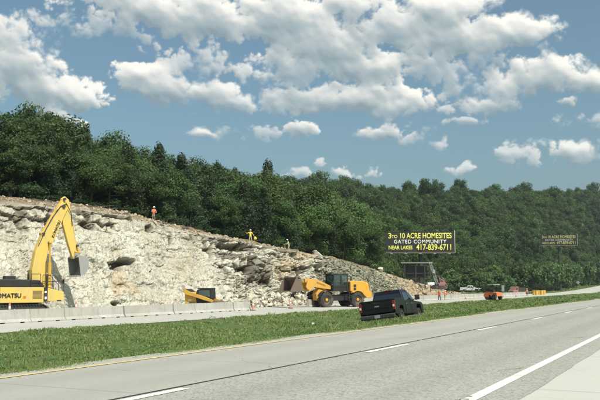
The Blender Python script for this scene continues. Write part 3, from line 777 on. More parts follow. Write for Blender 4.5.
# far hillside: one mass of wood
# single trees on its skyline; their crowns also serve the mass below
for px, yt, w, lab in [(318,170,1.1,'rounded treetop clump where the far ridge meets the cliff wood'),(410,178,1.0,'leftmost of three dark crowns above the near billboard skyline'),(437,177.5,1.1,'middle of three dark crowns on the skyline above the near billboard'),(461,177.5,1.1,'rightmost of three dark crowns on the skyline near the billboard'),
                       (345,175,1.1,'broad crown on the far skyline just right of the cliff wood'),(497,183.5,.9,'single crown on the skyline midway between the two billboards')]:
    pt = hill_pt(np.array([px]), np.array([1.02]))[0]; z1 = float(hp(px)[2])*1.02
    Ht = 1.5+(286-yt)/804.6*z1-pt[2]
    tag(place(FAR, tuple(pt), (w, w, Ht/10)), lab, 'tree', 'trees standing out on the far skyline')
rng = np.random.default_rng(5); PTS = []
for k in range(70):
    f0_ = k/44.0
    if f0_ > 1.25: break
    px = 285.0
    while px < 860:
        z0, ys, z1 = [float(a) for a in hp(px)]; zz_ = z0+(z1-z0)*f0_
        px += 4.7*804.6/zz_*rng.uniform(.7, 1.3)
        f = f0_+rng.uniform(-.014, .014)
        if f < .012 or (z1-z0) < 1: continue
        pt = hill_pt(np.array([px+rng.uniform(-2, 2)]), np.array([f]))[0]
        s = rng.uniform(.5, .95)*(1.35 if rng.random() < .10 else 1); PTS.append((*pt, s, s*rng.uniform(.8, 1.3), rng.uniform(0, 6.28), rng.integers(0, 5)))
PTS = np.array(PTS); npts = len(PTS); print('far trees', npts)
me = bpy.data.meshes.new('wooded_hillside'); me.vertices.add(npts); me.vertices.foreach_set('co', (PTS[:, :3]+np.array([0, 0, -1])).astype(np.float32).ravel())
v_ = me.attributes.new('sc', 'FLOAT_VECTOR', 'POINT'); v_.data.foreach_set('vector', PTS[:, [3, 3, 4]].astype(np.float32).ravel())
v_ = me.attributes.new('rt', 'FLOAT_VECTOR', 'POINT'); v_.data.foreach_set('vector', np.stack([PTS[:, 5]*0, PTS[:, 5]*0, PTS[:, 5]], 1).astype(np.float32).ravel())
v_ = me.attributes.new('ix', 'INT', 'POINT'); v_.data.foreach_set('value', PTS[:, 6].astype(np.int32))
wood = bpy.data.objects.new('wooded_hillside', me); COL.objects.link(wood)
gn = bpy.data.node_groups.new('wood', 'GeometryNodeTree'); gn.interface.new_socket('Geometry', in_out='INPUT', socket_type='NodeSocketGeometry'); gn.interface.new_socket('Geometry', in_out='OUTPUT', socket_type='NodeSocketGeometry')
gi, go = gn.nodes.new('NodeGroupInput'), gn.nodes.new('NodeGroupOutput'); ip = gn.nodes.new('GeometryNodeInstanceOnPoints'); jn = gn.nodes.new('GeometryNodeJoinGeometry')
for p_ in reversed(FAR):
    oi_ = gn.nodes.new('GeometryNodeObjectInfo'); oi_.inputs['Object'].default_value = [c for c in p_.children if c.name.startswith('crown')][0]; oi_.inputs['As Instance'].default_value = True
    gn.links.new(oi_.outputs['Geometry'], jn.inputs[0])
def na(name, t):
    x = gn.nodes.new('GeometryNodeInputNamedAttribute'); x.data_type = t; x.inputs['Name'].default_value = name; return [q for q in x.outputs if q.enabled][0]
er = gn.nodes.new('FunctionNodeEulerToRotation'); gn.links.new(na('rt', 'FLOAT_VECTOR'), er.inputs[0])
gn.links.new(gi.outputs[0], ip.inputs['Points']); gn.links.new(jn.outputs[0], ip.inputs['Instance']); ip.inputs['Pick Instance'].default_value = True
gn.links.new(na('ix', 'INT'), ip.inputs['Instance Index']); gn.links.new(er.outputs[0], ip.inputs['Rotation']); gn.links.new(na('sc', 'FLOAT_VECTOR'), ip.inputs['Scale']); gn.links.new(ip.outputs[0], go.inputs[0])
wood.modifiers.new('wood', 'NODES').node_group = gn
tag(wood, 'far wooded hillside of closely packed green treetops', 'forest', kind='stuff')
# lighter trees along the foot of the hill
FT = [(372,262,190,6),(388,266,195,5),(398,268,200,5),(452,268,240,6.5),(463,272,245,5),(474,266,250,6),(486,270,255,6),(497,263,262,8),(508,272,270,6),(520,262,280,9),(533,258,290,10),(545,262,300,9),(556,256,305,11),(566,262,320,9),(577,262,360,10),(590,258,390,11),(604,256,410,12),(618,256,430,12),(635,256,450,12),(430,274,215,5),(441,272,228,5.5)]
for k, (px, yt, dep, Hh) in enumerate(FT):
    q = at_depth(px, 290, dep); D = -q.x; zg = float(ground(D, q.y)); Ht = 1.5+(286-yt)/804.6*dep-zg
    w = min(1.1, Ht/8*1.05)
    r = place(YNG, (q.x, q.y, zg-.2), (w, w, Ht/8))
    if k < 3: lb = f'{ORD[k]} small light green tree behind the cliff end, left of the near billboard post'
    elif k >= 19: lb = ['left','right'][k-19]+' small tree behind the red-masted drill rig'
    else: lb = f'{ORD[(k-3) % 12]} light green tree right of the near billboard, at the hill foot' if k-3 < 12 else f'{ORD[k-15]} light green tree beyond the far uphill roadway'
    tag(r, lb, 'tree', 'lighter trees along the foot of the far hill')
# bushes low along the verge of the far roadway and behind the cut
for k in range(46):
    t = random.uniform(165, 420); D = random.uniform(49, 60)
    if 448 < to_px((-D, t, 0))[0] < 486: t += 120
    b = place(BSH, (-D, t, float(ground(D, t))-.1), (random.uniform(.9, 1.7),)*2+(random.uniform(.6, 1.5),))
    tag(b, 'roadside bush below the far hill, beyond the far roadway', 'bush', 'bushes beyond the far roadway')

# ------------------------------------------------------------------ grass
def mat_grass():
    m, nt = nmat('grass_blades'); N = NT(nt); p = N.pos(); a = N.noise(p, .35, 4, .6); b = N.noise(p, 3.5, 3, .7); v = N.attr('v')
    c = N.mix(N.mapr(a, .35, .65), (.19, .27, .085), (.14, .21, .06)); c = N.mix(N.mapr(b, .45, .7, 0, .7), c, (.27, .33, .12))
    dr = N.noise(p, .55, 5, .65); c = N.mix(N.mapr(dr, .56, .68, 0, .7), c, (.33, .31, .14)); dk = N.noise(p, .22, 4, .6); c = N.mix(N.mapr(dk, .5, .66, 0, .6), c, (.09, .15, .04))
    c = N.mix(N.mapr(v, .80, 1, 0, 1), c, (.38, .33, .17))
    d = N.n('ShaderNodeBsdfPrincipled'); N.set(d.inputs['Base Color'], c); d.inputs['Roughness'].default_value = .6; d.inputs['Specular IOR Level'].default_value = .25
    t = N.n('ShaderNodeBsdfTranslucent'); N.set(t.inputs[0], c); x = N.n('ShaderNodeMixShader'); x.inputs[0].default_value = .3
    nt.links.new(d.outputs[0], x.inputs[1]); nt.links.new(t.outputs[0], x.inputs[2])
    o = N.n('ShaderNodeOutputMaterial'); nt.links.new(x.outputs[0], o.inputs[0]); return m
GRASS = mat_grass()
def grass(name, n_tuft, D0, D1, t0, t1, label, hmin=.10, hmax=.30, per=11, seed=1):
    rng = np.random.default_rng(seed)
    D = rng.uniform(D0, D1, n_tuft); t = t0*(t1/t0)**rng.uniform(0, 1, n_tuft)
    if D0 < 12:      # more at the near edge
        k = rng.random(n_tuft) < .35; D[k] = D0+rng.exponential(1.2, k.sum()); D = np.clip(D, D0, D1)
        q_ = rng.random(n_tuft) < .10; D[q_] = D0-np.abs(rng.normal(0, .13, q_.sum()))
    pat = fbm(np.stack([D*.35, t*.35, t*0], 1), 3, 91); keep = rng.random(n_tuft) < np.clip((pat-.30)*4.5, .12, 1); D, t, pat = D[keep], t[keep], pat[keep]
    dist = np.sqrt(D*D+t*t); m = len(D)
    sc = np.repeat(np.clip((pat-.2)*2.2, .4, 1.7), per); edgeh = np.repeat(np.clip((D-D0)*.5+.45, .45, 1), per); tall = np.repeat(np.where(rng.random(m) < .04, 1.9, 1), per)
    Dn = np.repeat(D, per)+rng.normal(0, .07, m*per)*np.repeat(np.clip(dist/25, 1, 5), per); Dn = np.maximum(Dn, D0-.42); tn = np.repeat(t, per)+rng.normal(0, .09, m*per)*np.repeat(np.clip(dist/25, 1, 5), per)
    h = rng.uniform(hmin, hmax, m*per)*sc*edgeh*tall; w = .009*np.repeat(np.clip(dist/14, 1, 14), per)*rng.uniform(.7, 1.4, m*per)
    a = rng.uniform(0, 2*PI, m*per); lean = rng.uniform(.1, .75, m*per)*h; la = rng.uniform(0, 2*PI, m*per)
    b = np.stack([-Dn, tn, ground(Dn, tn)-.02], 1); dx = np.stack([np.cos(a)*w, np.sin(a)*w, a*0], 1)
    mid = b+np.stack([np.cos(la)*lean*.35, np.sin(la)*lean*.35, h*.6], 1); tip = b+np.stack([np.cos(la)*lean, np.sin(la)*lean, h], 1)
    V = np.stack([b-dx, b+dx, mid+dx*.8, tip, mid-dx*.8], 1).reshape(-1, 3); k = np.arange(m*per)*5
    Q = np.stack([k, k+1, k+2, k+3, k+4], 1)
    me = np_mesh(name, V, Q); attr(me, 'v', np.repeat(rng.random(m*per), 5))
    return tag(link(name, me, GRASS), label, 'grass', kind='stuff')
grass('median_grass', 30000, MED0-.02, MED1, 6, 330, 'uneven green grass filling the median between the two roadways', .05, .15, 14, 1)
grass('verge_grass', 5000, 45.9, 60, 150, 480, 'rough grass on the verge beyond the far roadway', .2, .5, 8, 2)
# broadleaf weeds in the median
rng = np.random.default_rng(9); Vs, Qs = [], []; o_ = 0
for k in range(420):
    D = MED0+.2+rng.exponential(4) if rng.random() < .6 else rng.uniform(MED0, MED1); t = 7*(200/7)**rng.random(); D = min(D, MED1-.3)
    s = rng.uniform(.12, .34); nn = 46; C = unit(rng, nn)*np.array([s, s, s*.7])*rng.uniform(.5, 1, (nn, 1)); C[:, 2] = np.abs(C[:, 2])+.03
    V0, Q0 = leaf_quads(C+np.array([-D, t, float(ground(D, t))]), unit(rng, nn)*.6+np.array([0, 0, .8]), .028*max(1, math.hypot(D, t)/30), rng)
    Vs.append(V0); Qs.append(Q0+o_); o_ += len(V0)
tag(link('median_weeds', np_mesh('median_weeds', np.concatenate(Vs), np.concatenate(Qs)), LITL), 'scattered low leafy weeds among the median grass', 'weeds', kind='stuff')

# ------------------------------------------------------------------ loose rock
def rock_mesh(name, seed, r):
    rng = np.random.default_rng(seed); bm = bmesh.new(); bmesh.ops.create_icosphere(bm, subdivisions=3, radius=1)
    V = np.array([v.co[:] for v in bm.verts])
    for _ in range(18):
        d = unit(rng, 1)[0]; k = rng.uniform(.42, .78); q = V @ d; V -= np.outer(np.clip(q-k, 0, None), d)
    V += (fbm(V*2.2+seed, 3, seed)[:, None]-.5)*.12*V; V *= r*np.array([rng.uniform(.9, 1.35), rng.uniform(.9, 1.35), rng.uniform(.6, .85)])
    for v, c in zip(bm.verts, V): v.co = c
    me = bpy.data.meshes.new(name); bm.to_mesh(me); bm.free(); return me
def mat_boulder(name, a, b):
    m, nt = nmat(name); N = NT(nt); p = N.pos(); n1 = N.noise(p, 1.6, 8, .7); n2 = N.noise(p, 9, 4, .7)
    c = N.mix(N.mapr(n1, .35, .65), a, b); c = N.mix(N.mapr(n2, .58, .7, 0, .6), c, (.15, .13, .10))
    N.out(c, .92, bump=n1, bstr=.7, bdist=.1, spec=.15); return m
BO1 = mat_boulder('pale_boulder', (.58, .55, .46), (.38, .34, .26)); BO2 = mat_boulder('tan_boulder', (.42, .33, .22), (.30, .27, .21))
rmesh = [rock_mesh('rubble_stone', 400+k, 1) for k in range(6)]
def rocks_stuff(name, n, fn, mat, label, seed):
    rng = np.random.default_rng(seed); Vs, Qs, o_ = [], [], 0
    bms = []
    for me in rmesh[:4]:
        V = np.zeros(len(me.vertices)*3); me.vertices.foreach_get('co', V); Fc = np.array([p.vertices[:] for p in me.polygons]); bms.append((V.reshape(-1, 3), Fc))
    for k in range(n):
        x, y, z, s = fn(rng); V, Fc = bms[rng.integers(4)]; e = Euler(rng.uniform(0, 6.28, 3)); Rr = np.array(e.to_matrix())
        Vs.append((V*s) @ Rr.T+np.array([x, y, z])); Qs.append(Fc+o_); o_ += len(V)
    return tag(link(name, np_mesh(name, np.concatenate(Vs), np.concatenate(Qs)), mat), label, 'rubble', kind='stuff')
def surf(t, u):       # point on the rock face
    D, z = lip(t); return -(DBASE+(D-DBASE)*u), t, -.95+(z+.95)*u
def f_gap(rng):
    t = rng.uniform(tpx(243, 46), tpx(312, 46)); u = rng.exponential(.07); x, y, z = surf(t, min(u, .35)); return x+rng.uniform(-.3, 1.6)*(u < .15)+.2, y, z+.1, min(.6, rng.exponential(.13)+.07)
BO3 = mat_boulder('grey_rubble', (.25, .245, .18), (.13, .135, .09))
def f_olive(rng):
    t = rng.uniform(t310-3, t380+5); x, y, z = surf(t, rng.uniform(0, 1)**1.0); return x+.2, y, z+.03, min(.55, rng.exponential(.13)+.06)
def f_tan(rng):
    t = rng.uniform(t380-4, T_END-2); x, y, z = surf(t, rng.uniform(0, 1)**1.1); return x+.25, y, z+.05, min(.6, rng.exponential(.14)+.07)
def f_foot(rng):
    t = rng.uniform(35, T_END); u = rng.exponential(.03); x, y, z = surf(t, min(u, .3)); return x+rng.uniform(0, 1.2), y, z+.05, rng.exponential(.10)+.06
def f_top(rng):
    t = rng.uniform(35, t310); f = rng.uniform(0, 1); D0_, z0_ = lip(t); D1_, z1_ = back(t); return -(D0_+(D1_-D0_)*f), t, z0_+(z1_-z0_)*f+.02, min(.34, rng.exponential(.07)+.04)
rocks_stuff('blasted_rubble', 700, f_gap, BO1, 'heap of pale blasted rubble spilling through the barrier gap', 1)
rocks_stuff('slope_rubble', 1100, f_tan, BO2, 'brown rubble covering the low end of the slope behind the black pickup', 2)
rocks_stuff('olive_rubble', 1500, f_olive, BO3, 'dark grey-green rubble covering the slope above the wheel loader', 6)
rocks_stuff('foot_rubble', 700, f_foot, BO1, 'small pale stones along the foot of the rock cut', 3)
rocks_stuff('rim_rubble', 1500, f_top, BO2, 'broken stones and clods strewn on the soil bench at the rim', 4)
for px, py, D, s, lab in [(318,255,50.2,.8,'pale squarish boulder perched on the rim right of the lime-shirted worker'),
                      (381,269.5,53,.75,'lone pale boulder on the rim above the black pickup'),(258,266,47.8,1.15,'large grey angular block jutting from the broken rock face'),
                      (236,263,48.0,.7,'pale block with a flat top left of the large grey block'),(276,300,45.2,.9,'pale block at the base of the rubble gap between the two orange cones'),
                      (310,300,44.6,.8,'grey block behind the front wheels of the loader')]:
    q = at_D(px, py, D); o = link('boulder', rmesh[random.randrange(6)].copy(), BO1 if 'pale' in lab else BO3); o.location = q; o.scale = (s, s*1.1, s); o.rotation_euler = (random.random(), random.random(), random.random()*6)
    tag(o, lab, 'boulder', 'large boulders of the rock cut')
# roots and fallen branches on the soil bench
for k in range(16):
    t = tpx(random.uniform(20, 150), 60); D0_, z0_ = lip(t); D1_, z1_ = back(t); f = random.uniform(.3, 1); D = D0_+(D1_-D0_)*f; z = z0_+(z1_-z0_)*f
    mb = MB(); a = random.uniform(-.6, .6)+PI/2; L = random.uniform(1, 2.6); d = Vector((math.cos(a), math.sin(a), random.uniform(-.1, .2))); p = Vector((0, 0, .15))
    mb.cyl(p-d*L/2, p+d*L/2, .07, .03, 7)
    for _ in range(3):
        q = p+d*random.uniform(-L/2, L/2); mb.cyl(q, q+Vector((random.uniform(-.5, .5), random.uniform(-.5, .5), random.uniform(.1, .6))), .03, .01, 5)
    o = mb.build('fallen_branch', BARK); o.location = (-D, t, z)
    tag(o, 'fallen bare branch lying on the brown soil along the rim', 'branch', 'branches on the soil bench')

# ------------------------------------------------------------------ concrete barrier
def mat_barrier(name, base):
    m, nt = nmat(name); N = NT(nt); c0 = N.coord(); p = N.pos(); a = N.noise(p, .8, 6, .65); g = N.noise(p, 14, 4, .7)
    st = N.noise(N.scale(p, (3, 3, .4)), 1.4, 4, .7); oi = N.n('ShaderNodeObjectInfo').outputs['Random']
    c = N.mix(N.mapr(a, .35, .7), base, tuple(x*.75 for x in base)); c = N.mix(N.mapr(st, .5, .7, 0, .5), c, (.22, .2, .16))
    c = N.mix(N.mapr(oi, 0, 1, 0, .45), c, (.30, .27, .22)); c = N.mix(N.mapr(g, .6, .75, 0, .5), c, (.15, .14, .12))
    N.out(c, .88, bump=g, bstr=.3, bdist=.01, spec=.2); return m
BARM = mat_barrier('barrier_concrete', (.44, .43, .39)); BARB = mat_barrier('barrier_brown', (.33, .29, .22))
BP = [(-.30, 0), (-.30, .08), (-.17, .26), (-.10, .87), (.10, .87), (.17, .26), (.30, .08), (.30, 0)]
def barrier_proto(mat):
    bm = bmesh.new(); L = 3.18
    segs = [(-L/2, -L/2+.55, 0), (-L/2+.55, -L/2+.95, .07), (-L/2+.95, L/2-.95, 0), (L/2-.95, L/2-.55, .07), (L/2-.55, L/2, 0)]
    stations = []
    for y in (-L/2, -L/2+.55, -L/2+.5501, -L/2+.95, -L/2+.9501, L/2-.95, L/2-.9499, L/2-.55, L/2-.5499, L/2): stations.append(y)
    lift = [0, 0, .075, .075, 0, 0, .075, .075, 0, 0]
    rings = [[bm.verts.new((x, y, max(z, l))) for x, z in BP] for y, l in zip(stations, lift)]
    for a, b in zip(rings, rings[1:]):
        for j in range(8): bm.faces.new((a[j], a[(j+1) % 8], b[(j+1) % 8], b[j]))
    bm.faces.new(list(reversed(rings[0]))); bm.faces.new(rings[-1]); bmesh.ops.recalc_face_normals(bm, faces=bm.faces)
    me = bpy.data.meshes.new('concrete_barrier'); bm.to_mesh(me); bm.free(); me.materials.append(mat); return me
bmA, bmB = barrier_proto(BARM), barrier_proto(BARB)
gap0, gap1 = tpx(250, 40), tpx(297, 40); k = 0; t = 22.0; DBAR = 40.0
while t < 208:
    if not (gap0-.9 < t < gap1+1.0):
        me = bmB if 3 <= k-14 < 4 else bmA
        o = bpy.data.objects.new('concrete_barrier', me); COL.objects.link(o)
        o.location = (-DBAR+random.uniform(-.07, .07), t, float(ground(DBAR, t))+.004); o.rotation_euler = (0, 0, random.uniform(-.014, .014))
        o.rotation_euler.x = random.uniform(-.004, .004)
        b = o.modifiers.new('bevel', 'BEVEL'); b.width = .018; b.segments = 1; b.limit_method = 'ANGLE'
        if me is bmB: tag(o, 'browner stained concrete barrier segment left of the small tracked loader', 'barrier', 'concrete barrier along the far roadway')
        elif t < gap0: tag(o, 'grey concrete barrier segment in the run left of the rubble gap', 'barrier', 'concrete barrier along the far roadway')
        else: tag(o, 'grey concrete barrier segment in the run right of the rubble gap', 'barrier', 'concrete barrier along the far roadway')
    t += 3.23+random.uniform(0, .05); k += 1

# ------------------------------------------------------------------ wheels
def wheel(root, c, r, w, rim_mat, name='wheel', side=1, lugs=22, hubr=.45, rimn='rim'):
    mb = MB(); h = w/2; b = r*.06
    mb.lathe([(-h*.7, hubr*r), (-h, hubr*r*1.15), (-h, r*.80), (-h*.86, r*.955), (-h*.4, r*.985), (h*.4, r*.985), (h*.86, r*.955), (h, r*.80), (h, hubr*r*1.15), (h*.7, hubr*r)], (0, 0, 0), 'Y', 36)
    for q in range(lugs):
        a = 2*PI*q/lugs
        for s in (-1, 1):
            aa = a+(PI/lugs if s > 0 else 0)
            mb.box((math.cos(aa)*r*.975, s*h*.52, math.sin(aa)*r*.975), (r*.07, h*.95, r*.12), rot=(0, -aa, 0))
    t = mb.build('tyre', RUB, None, smooth=True)
    wh = bpy.data.objects.new(name, None); COL.objects.link(wh); wh.parent = root; wh.location = c; t.parent = wh
    mb = MB(); rr = hubr*r*1.12; s = side
    mb.lathe([(s*-h*.5, rr*.98), (s*h*.72, rr), (s*h*.80, rr*.96), (s*h*.62, rr*.82), (s*h*.35, rr*.72), (s*h*.35, rr*.38), (s*h*.85, rr*.34), (s*h*.9, rr*.2)], (0, 0, 0), 'Y', 30)
    for q in range(10):
        a = 2*PI*q/10; mb.cyl((math.cos(a)*rr*.55, s*h*.33, math.sin(a)*rr*.55), (math.cos(a)*rr*.55, s*h*.42, math.sin(a)*rr*.55), rr*.05, n=6)
    mb.build(rimn, rim_mat, wh, smooth=True)
    return wh

# ------------------------------------------------------------------ excavator
ang = FWA-PI/2+R(42); EO = at_depth(17, 290, 61.5); EO.z = -.9
ex = empty('excavator', EO, ang, 'large yellow tracked excavator with raised boom behind the concrete barrier', 'excavator')
fs_ = local_plane(EO, ang, -1.5); fb_ = local_plane(EO, ang, 0.25)
uF = fs_(64, 295)[0]; zT = fs_(30, 287.3)[1]; zL = fs_(30, 303)[1]
print('excav front', uF, 'deck', zT, 'low', zL)
uR = uF-6.6
mb = MB()   # house right side, deck frame
mb.prism([(uR+1.6, zL), (uF-1.45, zL), (uF-1.45, zT), (uR+1.6, zT)], -1.5, 1.5)
house = mb.build('engine_housing', EXY, ex, bevel=.05)
mb = MB(); ring = []
pts = []
for k in range(9):
    a = PI/2+PI*k/8; pts.append((uR+1.58+1.45*math.cos(a)*1.0, 1.52*math.sin(a)))
mb2 = [[(x, y, zL-.12) for x, y in pts], [(x-.05*(x < uR+1), y, zL+.2) for x, y in pts], [(x-.05*(x < uR+1), y, zT-.1) for x, y in pts], [(x*.97+uR*.03+.05, y*.96, zT+.05) for x, y in pts]]
mb.loft(mb2); mb.build('counterweight', EXY, ex, bevel=.04)
mb = MB(); mb.prism([(uF-1.43, zL+.1), (uF, zL+.1), (uF, zT-.36), (uF-.35, zT-.28), (uF-1.43, zT-.02)], -1.5, -.55); tb_ = mb.build('tool_box', EXY, ex, bevel=.04)
mb = MB(); mb.box((uF-1.5, -1.515, (zL+zT)/2+.05), (.30, .05, zT-zL-.1)); mb.build('black_panel', BLK, ex)
mb = MB()
for k in range(7): mb.box((uF-2.15, -1.51, zL+.35+k*.09), (.75, .03, .035))
mb.build('vent_grille', RUST, ex)
mb = MB(); mb.box((0, 0, zL-.14), (3.6, 1.9, .3)); mb.cyl((0, 0, .7), (0, 0, zL-.05), .75, n=28); mb.build('turntable', BLK, ex, loc=(uF-3.6, 0, 0))
mb = MB(); mb.prism([(uR+1.2, zT), (uR+1.35, zT+.55), (uR+2.1, zT+.62), (uF-1.9, zT+.55), (uF-1.5, zT+.15), (uF-1.5, zT)], -1.25, .5); mb.build('engine_hood', BLK, ex, bevel=.06)
mb = MB(); mb.box((uR+2.6, -.6, zT+.72), (.8, .5, .26)); mb.cyl((uR+1.9, -.3, zT+.5), (uR+1.9, -.3, zT+1.0), .09); mb.build('exhaust', BLK, ex, bevel=.02)
# cab on the far side
mb = MB(); mb.prism([(uF-1.9, zL+.1), (uF-.1, zL+.1), (uF-.05, zT+.3), (uF-.35, zT+1.05), (uF-1.8, zT+1.05)], .62, 1.55); cabx = mb.build('cab', BLK, ex, bevel=.05)
mb = MB(); mb.prism([(uF-1.7, zT+.05), (uF-.25, zT+.05), (uF-.2, zT+.35), (uF-.45, zT+.95), (uF-1.65, zT+.95)], .60, 1.57); mb.build('cab_window', GLS, cabx)
# rails
mb = MB()
def rail(pts): mb.tube([Vector(p) for p in pts], .022, 6)
for y in (-1.45, -.6):
    rail([(uF-1.35, y, zT-.05), (uF-1.35, y, zT+.95), (uF-.75, y, zT+.90), (uF-.35, y, zT+.45), (uF-.02, y, zT+.15), (uF-.02, y, zL+.35)])
    rail([(uF-.95, y, zT-.15), (uF-.95, y, zT+.93)]); rail([(uF-1.35, y, zT+.45), (uF-.55, y, zT+.45)]); rail([(uF-.45, y, zT-.25), (uF-.45, y, zT+.55)])
rail([(uF-1.35, -1.45, zT+.95), (uF-1.35, -.6, zT+.95)]); rail([(uF-2.6, -1.4, zT), (uF-2.6, -1.4, zT+1.0), (uF-1.9, -1.4, zT+1.0), (uF-1.9, -1.4, zT)]); rail([(uF-2.6, -1.4, zT+.5), (uF-1.9, -1.4, zT+.5)])
mb.build('hand_rail', DKM, ex)
mb = MB(); rail([(uR+.9, -1.35, zT), (uR+.9, -1.35, zT+.75)]); mb.build('antenna', DKM, ex)
mb = MB()
mb.box((uF+.02, -1.3, zT+.45), (.05, .22, .34)); mb.build('mirror', BLK, ex)
# tracks
for s in (-1, 1):
    mb = MB(); y0 = s*1.35-.33; n_ = 40; L_ = 1.75
    prof = [(L_+.47*math.cos(a), .47+.47*math.sin(a)) for a in np.linspace(-PI/2, PI/2, 9)]+[(-L_+.47*math.cos(a), .47+.47*math.sin(a)) for a in np.linspace(PI/2, 3*PI/2, 9)]
    mb.prism(prof, y0+.12, y0+.54)
    per = 2*PI*.5+4*L_
    for q in range(44):
        d_ = per*q/44
        if d_ < 2*L_: x, z, a = -L_+d_, -.0+.0, 0
        elif d_ < 2*L_+PI*.5: a = (d_-2*L_)/.5; x, z = L_+.5*math.sin(a), .47-.5*math.cos(a)+.03
        elif d_ < 4*L_+PI*.5: x, z, a = L_-(d_-2*L_-PI*.5), .97, PI
        else: a = PI+(d_-4*L_-PI*.5)/.5; x, z = -L_+.5*math.sin(a), .47-.5*math.cos(a)+.03
        mb.box((x, y0+.33, z+.02), (.17, .66, .05), rot=(0, -a, 0))
    mb.build('track', DKM, ex, loc=(uF-3.6, 0, 0))
# boom, stick, bucket: profile in the plane of the boom
def pl(L, f=fb_): return [f(x, y) for x, y in L]
boomp = pl([(30,288),(30,270),(33.5,251.5),(41,233),(52,214.5),(57.5,205),(61,202.5),(65,205),(65.5,210),(62,217),(55,234),(46,252),(43,265),(42.5,288)])
mb = MB(); mb.prism(boomp, -.15, .40); boom = mb.build('boom', EXY, ex, bevel=.03)
mb = MB(); mb.prism(pl([(47,240),(57,219),(60,219),(50,240)]), -.165, -.15); mb.build('boom_lettering_band', BLK, boom) if False else mb.bm.free()
stk = pl([(58.5,206),(61,198.5),(63.5,196.5),(67.5,200),(69.8,213),(72.3,233),(76,249),(74.5,259),(71.5,259),(66.5,243),(61.5,224),(60,214)])
mb = MB(); mb.prism(stk, -.02, .32)
stick = mb.build('stick', EXY, ex, bevel=.03)
def P3(px, py, y): u, z = fb_(px, py); return Vector((u, y, z))
mb = MB()
def hyd(mb, a, b, r, f=.55):
    a, b = Vector(a), Vector(b); m_ = a.lerp(b, f); mb.cyl(a, m_, r, n=14); mb.cyl(m_, b, r*.5, n=10); mb.sph(a, r*1.2, 10); mb.sph(b, r*.9, 10)
m1 = MB(); hyd(m1, P3(41.5, 234, .12), P3(61, 199.5, .12), .13, .6); hyd(m1, P3(68.5, 213, .15), P3(75.5, 244, .15), .10, .6)
for y in (-.32, .57): hyd(m1, P3(46, 287, y), P3(47, 243, y), .14, .55)
m1.build('hydraulic_cylinder', YEL, ex, smooth=True)
m1 = MB(); m1.tube([P3(40, 236, -.18), P3(50, 218, -.18), P3(58, 207, -.2), P3(64, 204, -.2), P3(69.5, 214, -.1), P3(70.5, 226, -.06)], .03, 6); m1.tube([P3(36, 246, -.19), P3(44, 229, -.19), P3(55, 210, -.19)], .025, 6); m1.build('hydraulic_hose', BLK, ex)
m1 = MB(); m1.tube([P3(75.3, 246, .15), P3(78.5, 253, .15), P3(77, 260, .15)], .09, 8); m1.tube([P3(73, 252, -.05), P3(78.5, 253, -.05)], .07, 8); m1.tube([P3(73, 252, .35), P3(78.5, 253, .35)], .07, 8); m1.build('bucket_link', YEL, ex)
for (px_, py_, rr_) in ((36.5, 284, .16), (47, 243, .12), (61.5, 207, .13), (62.5, 199.5, .10), (41.5, 234, .10), (74, 257, .11), (75.3, 246, .09)):
    m1 = MB(); q_ = P3(px_, py_, 0); m1.cyl((q_.x, -.24, q_.z), (q_.x, .49, q_.z), rr_, n=16); m1.build('pin', DKM, ex, smooth=True)
# bucket: curved shell open towards the machine
bu = pl([(72.5,257.5),(75,256),(79.5,256.8),(82.3,260.5),(82.8,266),(81,271.5),(78,275),(74.5,276)])
# inner curve
th = .05
inner = []
cx_, cz_ = 0, 0
m1 = MB(); BW = .95
for i_ in range(len(bu)-1):
    a, b = Vector((bu[i_][0], 0, bu[i_][1])), Vector((bu[i_+1][0], 0, bu[i_+1][1])); d = (b-a).normalized(); nn_ = Vector((-d.z, 0, d.x)); 
    m1.prism([(a.x, a.z), (b.x, b.z), (b.x+nn_.x*-th, b.z+nn_.z*-th), (a.x+nn_.x*-th, a.z+nn_.z*-th)], -BW+.14, BW+.14)
for s in (-1, 1): m1.prism(bu, s*BW+.14-.025, s*BW+.14+.025)
for k in range(5):
    y = -BW+.14+.15+k*(2*BW-.3)/4; e = bu[-1]; m1.box((e[0]-.12, y, e[1]-.02), (.34, .13, .09), rot=(0, .1, 0))
m1.prism([(p[0], p[1]) for p in pl([(71.5,259),(73,253),(77,253),(79,258)])], -.1, .0); m1.prism([(p[0], p[1]) for p in pl([(71.5,259),(73,253),(77,253),(79,258)])], .3, .4)
bk = m1.build('bucket', BKST, ex)
# writing on the counterweight and boom
rt = (PI/2, 0, 0)
uw, zw = fs_(7.5, 295.7)
text_obj('lettering', 'KOMATSU', .44, BLK, ex, (fs_(7, 295.8)[0], -1.535, fs_(7, 295.8)[1]), rt, .006, .014, 1.05)
a_, b_ = Vector(P3(48.5, 242, 0)), Vector(P3(59.5, 217, 0)); an = math.atan2(b_.z-a_.z, b_.x-a_.x); mm = (a_+b_)/2
text_obj('lettering', 'KOMATSU', .29, BLK, ex, (mm.x, -.162, mm.z), (PI/2, -an, 0), .005, .01, 1.1)
m1 = MB(); u_, z_ = fs_(24.5, 297); m1.box((u_, -1.515, z_), (.22, .03, .16)); m1.build('decal', ORG, ex)
m1 = MB(); u_, z_ = fs_(45.3, 292); m1.box((u_, -1.55, z_), (.16, .02, .14)); u_, z_ = fs_(45.3, 298); m1.box((u_, -1.55, z_), (.16, .02, .2)); m1.build('decal', WHT, ex)
m1 = MB(); u_, z_ = fs_(59, 300.5); m1.box((u_, -1.515, z_), (.34, .02, .09)); m1.build('decal', BLK, ex)

